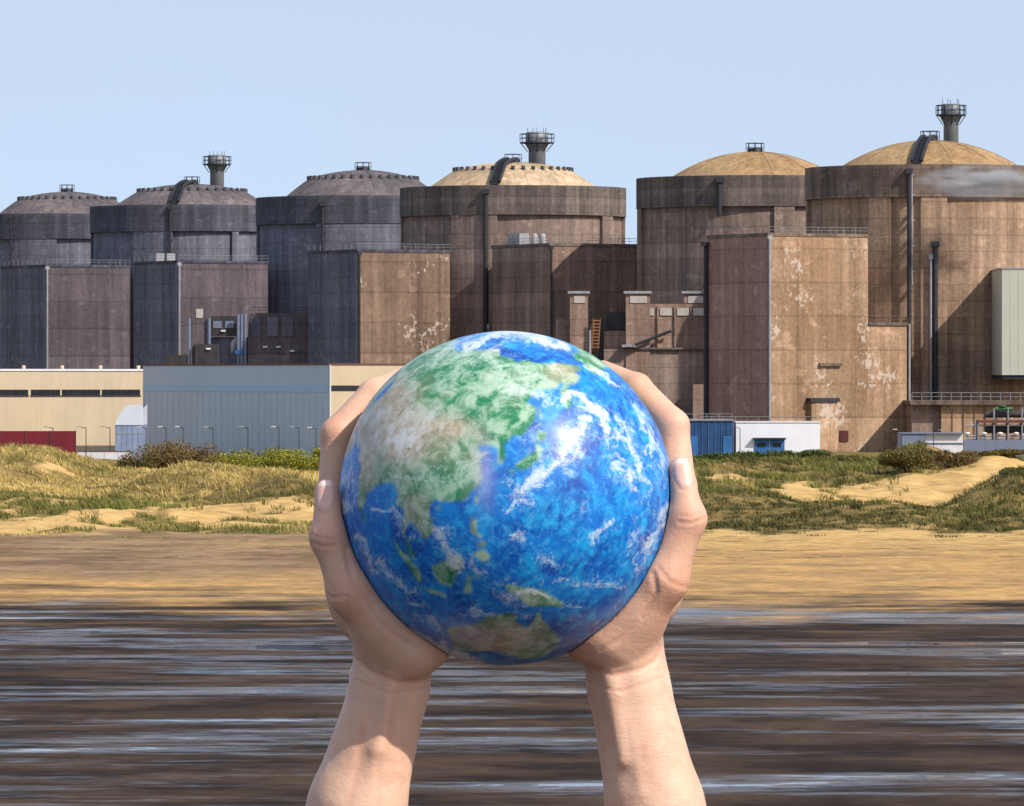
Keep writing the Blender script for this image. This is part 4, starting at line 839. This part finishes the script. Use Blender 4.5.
# ================================================================== PERSON
def bone(p, a, b, ra, rb, flat=None):
    a = np.array(a, np.float32); b = np.array(b, np.float32); d = b - a
    q = p - a; t = np.clip((q @ d) / max(1e-6, float(d @ d)), 0, 1); c_ = q - t[..., None] * d
    if flat is not None: c_ = c_ * np.array(flat, np.float32)
    return np.sqrt((c_ * c_).sum(-1)) - (ra + (rb - ra) * t)
def ell(p, c_, r):
    r = np.array(r, np.float32); q = (p - np.array(c_, np.float32)) / r; k0 = np.sqrt((q * q).sum(-1)); return (k0 - 1) * float(r.min()) * .9 + 0 * k0
class SDF:
    """smooth union of shapes on a grid, then a closed surface through it"""
    def __init__(s, lo, hi, h):
        s.lo = np.array(lo, np.float32); s.h = h; s.n = np.ceil((np.array(hi) - s.lo) / h).astype(int) + 1; s.g = np.full(s.n, 60.0, np.float32)
    def win(s, lo, hi):
        i0 = np.clip(np.floor((np.array(lo) - s.lo) / s.h).astype(int), 0, s.n); i1 = np.clip(np.ceil((np.array(hi) - s.lo) / s.h).astype(int) + 1, 0, s.n)
        sl = tuple(slice(a, b) for a, b in zip(i0, i1))
        ax = [s.lo[d] + s.h * np.arange(i0[d], i1[d], dtype=np.float32) for d in range(3)]
        return sl, np.stack(np.meshgrid(*ax, indexing='ij'), -1)
    def blend(s, sl, d, k):
        g = s.g[sl]; hh = np.maximum(k - np.abs(g - d), 0) / k; s.g[sl] = np.minimum(g, d) - hh * hh * hh * k / 6
    def bone(s, a, b, ra, rb, k=8, flat=None):
        m = max(ra, rb) * (1.0 if flat is None else 1 / min(flat)) + 40; lo = np.minimum(a, b) - m; hi = np.maximum(a, b) + m
        sl, p = s.win(lo, hi)
        if p.size: s.blend(sl, bone(p, a, b, ra, rb, flat), k)
    def ell(s, c_, r, k=8):
        c_ = np.array(c_, float); r = np.array(r, float); sl, p = s.win(c_ - r - 40, c_ + r + 40)
        if p.size: s.blend(sl, ell(p, c_, r), k)
    def cut(s, c_, r, k=3):
        c_ = np.array(c_, float); sl, p = s.win(c_ - r - 6, c_ + r + 6)
        if p.size:
            d = r - np.sqrt(((p - c_.astype(np.float32)) ** 2).sum(-1)); g = s.g[sl]; hh = np.maximum(k - np.abs(g - d), 0) / k; s.g[sl] = np.maximum(g, d) + hh * hh * hh * k / 6
    def mesh(s):
        g = s.g; n = s.n; I = g < 0
        acc = np.zeros(tuple(n - 1) + (3,), np.float32); cnt = np.zeros(tuple(n - 1), np.float32)
        N0, N1, N2 = n - 1
        for ax in range(3):
            oth = [d for d in range(3) if d != ax]
            for a in (0, 1):
                for b in (0, 1):
                    off = [0, 0, 0]; off[oth[0]] = a; off[oth[1]] = b; of2 = list(off); of2[ax] = 1
                    A = g[off[0]:off[0] + N0, off[1]:off[1] + N1, off[2]:off[2] + N2]; B = g[of2[0]:of2[0] + N0, of2[1]:of2[1] + N1, of2[2]:of2[2] + N2]
                    x = np.nonzero((A < 0) != (B < 0)); ga = A[x]; gb = B[x]; t = ga / (ga - gb)
                    v = np.zeros((len(t), 3), np.float32); v[:, oth[0]] = a; v[:, oth[1]] = b; v[:, ax] = t
                    acc[x] += v; cnt[x] += 1
        cells = np.nonzero(cnt > 0); idx = np.full(tuple(n - 1), -1, np.int64); idx[cells] = np.arange(len(cells[0]))
        V = s.lo + s.h * (np.stack(cells, 1) + acc[cells] / cnt[cells][:, None])
        Fs = []
        for ax in range(3):
            o1, o2 = [(1, 2), (2, 0), (0, 1)][ax]
            A = [slice(None)] * 3; B = [slice(None)] * 3; A[ax] = slice(0, -1); B[ax] = slice(1, None)
            ch = I[tuple(A)] != I[tuple(B)]; e = np.stack(np.nonzero(ch), 1)
            e = e[(e[:, o1] > 0) & (e[:, o2] > 0) & (e[:, o1] < n[o1] - 1) & (e[:, o2] < n[o2] - 1)]
            fl = I[e[:, 0], e[:, 1], e[:, 2]]
            def cell(d1, d2): q = e.copy(); q[:, o1] += d1; q[:, o2] += d2; return idx[q[:, 0], q[:, 1], q[:, 2]]
            Q = np.stack([cell(-1, -1), cell(0, -1), cell(0, 0), cell(-1, 0)], 1); Q[~fl] = Q[~fl][:, ::-1]; Fs.append(Q)
        return V, np.concatenate(Fs)
def unit(v): v = np.array(v, float); return v / np.linalg.norm(v)

def arm(side):
    """forearm, wrist and hand; side -1 is the left hand, +1 the right (units: about 0.7 mm, origin at the globe's centre)"""
    s = side; lift = 0 if s < 0 else 20
    G = SDF((-330, -130, -580) if s < 0 else (45, -130, -580), (-45, 200, 190) if s < 0 else (330, 200, 190), 1.7)
    W = (-117, 8, -192) if s < 0 else (123, 8, -190); K = (-113, 8, -160) if s < 0 else (117, 8, -150)
    mid = (-149, 4, -308) if s < 0 else (149, 4, -308); El = (-200, 22, -520) if s < 0 else (197, 22, -520)
    rw = 38.5 if s < 0 else 40
    fl = (1, 1.08, 1)
    G.bone(El, mid, 58, 47.5, 14, fl); G.bone(mid, W, 47.5, rw, 18, fl); G.bone(W, K, rw, rw + 1, 14, fl)
    # tendons and wrist bone
    if s < 0: G.bone((-112, -26, -178), (-128, -31, -250), 8, 7, 12); G.bone((-128, -31, -250), (-140, -32, -300), 7, 4, 14)
    else: G.bone((104, -24, -175), (118, -29, -260), 8, 6, 14)
    G.ell((s * 148, 34, -180 + lift * .5), (10, 12, 14), 12)
    # finger roots (MCP), middle joints (PIP), end joints (DIP), tips
    if s < 0: fing = [((-173, 38, -8), (-170, 46, 64), (-134, 70, 104), (-98, 102, 122), 18, 16, 14.5, 12),
                      ((-166, 70, -2), (-154, 88, 72), (-114, 112, 104), (-82, 136, 116), 19, 16.5, 14.5, 12),
                      ((-154, 102, -14), (-138, 120, 54), (-104, 142, 84), (-76, 160, 94), 19, 16, 14, 12),
                      ((-136, 124, -34), (-122, 144, 22), (-98, 162, 46), (-74, 174, 58), 17, 14, 12.5, 10.5)]
    else: fing = [((174, 38, 10), (168, 46, 72), (132, 70, 110), (98, 102, 126), 18, 16, 14.5, 12),
                  ((166, 70, 14), (152, 88, 78), (112, 112, 110), (80, 136, 120), 19, 16.5, 14.5, 12),
                  ((154, 102, 4), (136, 120, 60), (102, 142, 90), (74, 160, 100), 19, 16, 14, 12),
                  ((136, 124, -18), (122, 144, 30), (98, 162, 54), (74, 174, 66), 17, 14, 12.5, 10.5)]
    wr = np.array((s * 118, 14, -150 + lift * .5))
    for i, (m_, p_, d_, t_, r0, r1, r2, r3) in enumerate(fing):
        root = wr + np.array((s * 2, (i - 1.2) * 16, 0))
        mm = np.array(m_, float)
        G.bone(root, mm, 27, r0, 16)                      # metacarpal
    G.ell((s * 150, 60, -78 + lift * .6), (34, 62, 66), 18)     # palm mass behind the thumb
    G.ell((s * 112, 66, -128 + lift * .5), (40, 44, 42), 16)    # heel, little finger side
    for i, (m_, p_, d_, t_, r0, r1, r2, r3) in enumerate(fing):
        G.bone(m_, p_, r0 - 1, r1, 8); G.bone(p_, d_, r1, r2, 9); G.bone(d_, t_, r2, r3, 8)
    # thumb: root at the wrist's near side, along the ball's edge, tip upright
    if s < 0: c0, m0, i0, t0 = (-98, -16, -146), (-152, -38, -92), (-176, -40, -38), (-178, -30, 7)
    else: c0, m0, i0, t0 = (104, -16, -136), (156, -38, -80), (180, -40, -20), (174, -30, 29)
    G.bone(c0, m0, 36, 24, 16); G.ell(((c0[0] * .55 + m0[0] * .45), -14, c0[2] * .5 + m0[2] * .5), (36, 36, 44), 14)   # thenar
    G.ell((s * 98, -10, -146 + lift * .4), (46, 38, 30), 7)                                             # heel of the thumb side
    G.bone(m0, i0, 23.5, 17.5, 18); G.ell(i0, (17.6, 17.6, 19), 12); G.bone(i0, t0, 16.5, 12.5, 10)
    # nail plate and the groove round it
    ta = unit(np.array(t0, float) - np.array(i0, float)); nd = unit(np.array((s * .18, -1, .18)) - ta * float(np.dot((s * .18, -1, .18), ta)))
    nc = np.array(t0, float) - ta * 6 + nd * 11.2
    G.cut(np.zeros(3), 167.0, 4)
    V, Fq = G.mesh()
    # lay the nail out on the surface
    lw = np.cross(ta, nd); rel = V - nc; a_ = rel @ ta; b_ = rel @ lw; c_ = rel @ nd
    el = (a_ / 16.5) ** 2 + (np.abs(b_) / 9.2) ** 2.6
    isn = (el < 1) & (np.abs(c_) < 11); V = V + (np.where(isn, .9 * np.clip((1 - el) * 3, 0, 1), 0) - np.where((el >= 1) & (el < 1.7) & (np.abs(c_) < 11), .35, 0))[:, None] * nd
    nail = isn.astype(float) + isn * (a_ > 10) * .6
    # skin folds at the joints and wrist, raised tendons on the forearm
    n_ = np.zeros_like(V); fn = np.cross(V[Fq[:, 2]] - V[Fq[:, 0]], V[Fq[:, 3]] - V[Fq[:, 1]])
    for q in range(4): np.add.at(n_, Fq[:, q], fn)
    n_ /= np.linalg.norm(n_, axis=1)[:, None] + 1e-9
    C = [((314, 541), (324, 545), (336, 544), 2.2, -.85), ((314, 534), (324, 537), (334, 537), 2.0, -.45), ((320, 588), (334, 596), (348, 594), 2.5, -.9), ((352, 655), (372, 671), (400, 681), 3.0, -1.2), ((400, 681), (426, 680), (441, 664), 3.0, -1.2), ((356, 679), (390, 692), (428, 688), 2.6, -.35),
         ((347, 548), (354, 578), (374, 612), 3.0, -1.4), ((374, 612), (396, 634), (418, 646), 3.0, -.9), ((372, 692), (377, 728), (370, 770), 6.0, 1.3), ((398, 696), (400, 735), (396, 790), 6.0, .9), ((362, 728), (360, 760), (350, 800), 5, -.9), ((322, 560), (326, 575), (335, 590), 2.2, -.5)] if s < 0 else \
        [((678, 521), (690, 522), (704, 516), 2.2, -.85), ((679, 514), (690, 515), (702, 511), 2.0, -.45), ((657, 566), (668, 580), (690, 588), 3.0, -.6), ((580, 662), (612, 674), (640, 668), 3.0, -1.1), ((640, 668), (654, 660), (663, 646), 3.0, -1.1), ((584, 682), (620, 690), (662, 676), 2.6, -.35),
         ((652, 572), (655, 590), (640, 615), 3.0, -1.5), ((640, 615), (622, 634), (600, 648), 3.0, -.8), ((622, 692), (630, 730), (640, 790), 6.0, 1.0), ((604, 690), (610, 730), (618, 790), 6.0, .7)]
    fold = np.zeros(len(V)); px_ = V[:, 0] + 506; pz_ = 498 - V[:, 2]; face_ = np.clip((-n_[:, 1] - .05) * 3, 0, 1)
    mv_ = np.zeros(len(V))
    for p0_, p1_, p2_, w_, am_ in C:
        dm = np.full(len(V), 1e9)
        for (xa, za), (xb, zb_) in ((p0_, p1_), (p1_, p2_)):
            t_ = np.clip(((px_ - xa) * (xb - xa) + (pz_ - za) * (zb_ - za)) / ((xb - xa) ** 2 + (zb_ - za) ** 2), 0, 1); dm = np.minimum(dm, np.hypot(px_ - xa - t_ * (xb - xa), pz_ - za - t_ * (zb_ - za)))
        q = np.exp(-(dm / w_) ** 2) * face_; mv_ = np.minimum(mv_, am_ * q) if am_ < 0 else np.where(mv_ < -.2, mv_, np.maximum(mv_, am_ * q))
        if am_ < 0: fold = np.maximum(fold, q * min(1, -am_))
    V = V + n_ * mv_[:, None]
    # knuckle and tip redness, palm side pinker
    red = np.zeros(len(V))
    for q, rr in [(i0, 20), (t0, 15), (m0, 26)] + [(f[1], 18) for f in fing] + [(f[3], 15) for f in fing]: red = np.maximum(red, np.exp(-(((V - np.array(q)) ** 2).sum(1)) / (rr * rr * 1.6)))
    red = np.maximum(red, .75 * np.clip(1 - (np.sqrt((V ** 2).sum(1)) - 167) / 16, 0, 1))
    return V, Fq, nail, np.clip(np.maximum(red, fold * .6), 0, 1)
def coarse(parts, lo, hi, h):
    G = SDF(lo, hi, h)
    for pr in parts:
        if pr[0] == 'b': G.bone(np.array(pr[1], float), np.array(pr[2], float), pr[3], pr[4], pr[5] if len(pr) > 5 else 30, pr[6] if len(pr) > 6 else None)
        else: G.ell(pr[1], pr[2], pr[3] if len(pr) > 3 else 30)
    return G.mesh()
sh = -915
both = lambda f: [f(-1), f(1)]
body = [('e', (0, 30, -1120), (225, 130, 260), 60), ('e', (0, 35, -1400), (200, 125, 240), 60), ('e', (0, 30, -1600), (215, 145, 150), 60), ('b', (0, 45, sh + 10), (0, 35, sh + 130), 72, 66, 40),
        ('e', (0, 40, -660), (104, 128, 150), 20), ('e', (0, 92, -745), (72, 70, 60), 25), ('e', (0, 168, -672), (15, 22, 26), 12), ('e', (0, 158, -728), (32, 16, 13), 10)]
for s in (-1, 1):
    body += [('b', (s * 200, 22, -505), (s * 255, 45, sh + 30), 60, 76, 40), ('e', (s * 215, 42, sh - 20), (105, 95, 95), 50), ('e', (s * 106, 35, -668), (14, 26, 40), 8),
             ('b', (s * 110, 30, -1680), (s * 120, 20, -2240), 122, 80, 40), ('b', (s * 120, 20, -2240), (s * 125, 45, -2800), 82, 48, 30), ('b', (s * 125, 10, -2850), (s * 135, 200, -2866), 42, 32, 25)]
Vb, Fb = coarse(body, (-420, -260, -2920), (420, 300, -440), 15.0)
VL, FL, nL, rL = arm(-1); VR, FR, nR, rR = arm(1)
Vall = np.concatenate([VL, VR, Vb]); Fall = np.concatenate([FL, FR + len(VL), Fb + len(VL) + len(VR)])
nail = np.concatenate([nL, nR, np.zeros(len(Vb))]); red = np.concatenate([rL, rR, np.zeros(len(Vb)) + .2])
k = NT('skin'); v = k.coord(); na = k.attr('nail'); rd = k.attr('redness')
mot = k.noise(v, 55, 5, .6); mot2 = k.noise(v, 14, 4, .6); pore = k.noise(v, 900, 3, .6)
c = k.mix(k.ramp(mot2, .32, .68), (.64, .375, .25), (.75, .49, .35))
c = k.mix(k.math('MULTIPLY', k.ramp(mot, .48, .70), .42), c, (.58, .27, .18))
c = k.mix(k.math('MULTIPLY', rd, .55), c, (.62, .255, .165))
vein = k.n('TexWave', wave_type='BANDS', bands_direction='X'); k.l(k.map(v, (1, 1, .18)), vein.inputs['Vector']); vein.inputs['Scale'].default_value = 16; vein.inputs['Distortion'].default_value = 5; vein.inputs['Detail'].default_value = 1
c = k.mix(k.math('MULTIPLY', k.ramp(vein.outputs[1], .86, 1.0), .12), c, (.40, .30, .28))
c = k.mix(k.math('MULTIPLY', k.math('MINIMUM', na, 1.0), .8), c, (.78, .50, .42)); c = k.mix(k.ramp(na, 1.1, 1.5), c, (.82, .62, .54))
cre = k.noise(k.map(v, (1.2, 1.2, 3.0)), 150, 5, .65, .6)
k.bump(k.math('ADD', k.math('MULTIPLY', cre, .8), k.math('ADD', k.math('MULTIPLY', pore, .35), k.math('MULTIPLY', mot, 1.4))), .30, .002)
ro = k.ramp(na, 0, 1, .5, .22, False); k.l(ro, k.b.inputs['Roughness'])
k.b.inputs['Subsurface Weight'].default_value = .18; k.b.inputs['Subsurface Radius'].default_value = (1.0, .35, .2); k.b.inputs['Subsurface Scale'].default_value = .006
skin = k.fin(c, None, 0, .4)
person = np_mesh('person', Vall * S, Fall, [skin]); person.location = GC
set_attr(person, 'nail', nail); set_attr(person, 'redness', red)
tag(person, 'person with bare forearms reaching up and cupping the globe between both hands', 'person')
cot = plain('dark_cotton', (.04, .05, .08), .9); den = plain('denim', (.05, .08, .15), .9); hairm = plain('brown_hair', (.06, .035, .02), .6)
inf = lambda L_, d: [((q[0], q[1], q[2], q[3] + d, q[4] + d) + tuple(q[5:])) if q[0] == 'b' else ((q[0], q[1], tuple(r + d for r in q[2])) + tuple(q[3:])) for q in L_]
shirt = body[:3] + [('b', (s * 226, 33, -760), (s * 255, 45, sh + 30), 72, 76, 40) for s in (-1, 1)] + [('e', (s * 215, 42, sh - 20), (105, 95, 95), 50) for s in (-1, 1)]
V_, F2 = coarse(inf(shirt, 14), (-440, -280, -1790), (440, 300, -660), 15.0); np_mesh('shirt', V_ * S, F2, [cot], person)
V_, F2 = coarse(inf([('e', (0, 30, -1640), (212, 140, 110), 60)] + [q for s in (-1, 1) for q in (('b', (s * 110, 30, -1680), (s * 120, 20, -2240), 122, 82, 40), ('b', (s * 120, 20, -2240), (s * 125, 40, -2790), 82, 62, 30))], 12), (-420, -280, -2900), (420, 300, -1450), 15.0); np_mesh('trousers', V_ * S, F2, [den], person)
V_, F2 = coarse([('e', (0, 18, -640), (120, 128, 148), 20), ('e', (0, -30, -730), (95, 75, 110), 20)], (-200, -220, -900), (200, 240, -440), 11.0); np_mesh('hair', V_ * S, F2, [hairm], person)
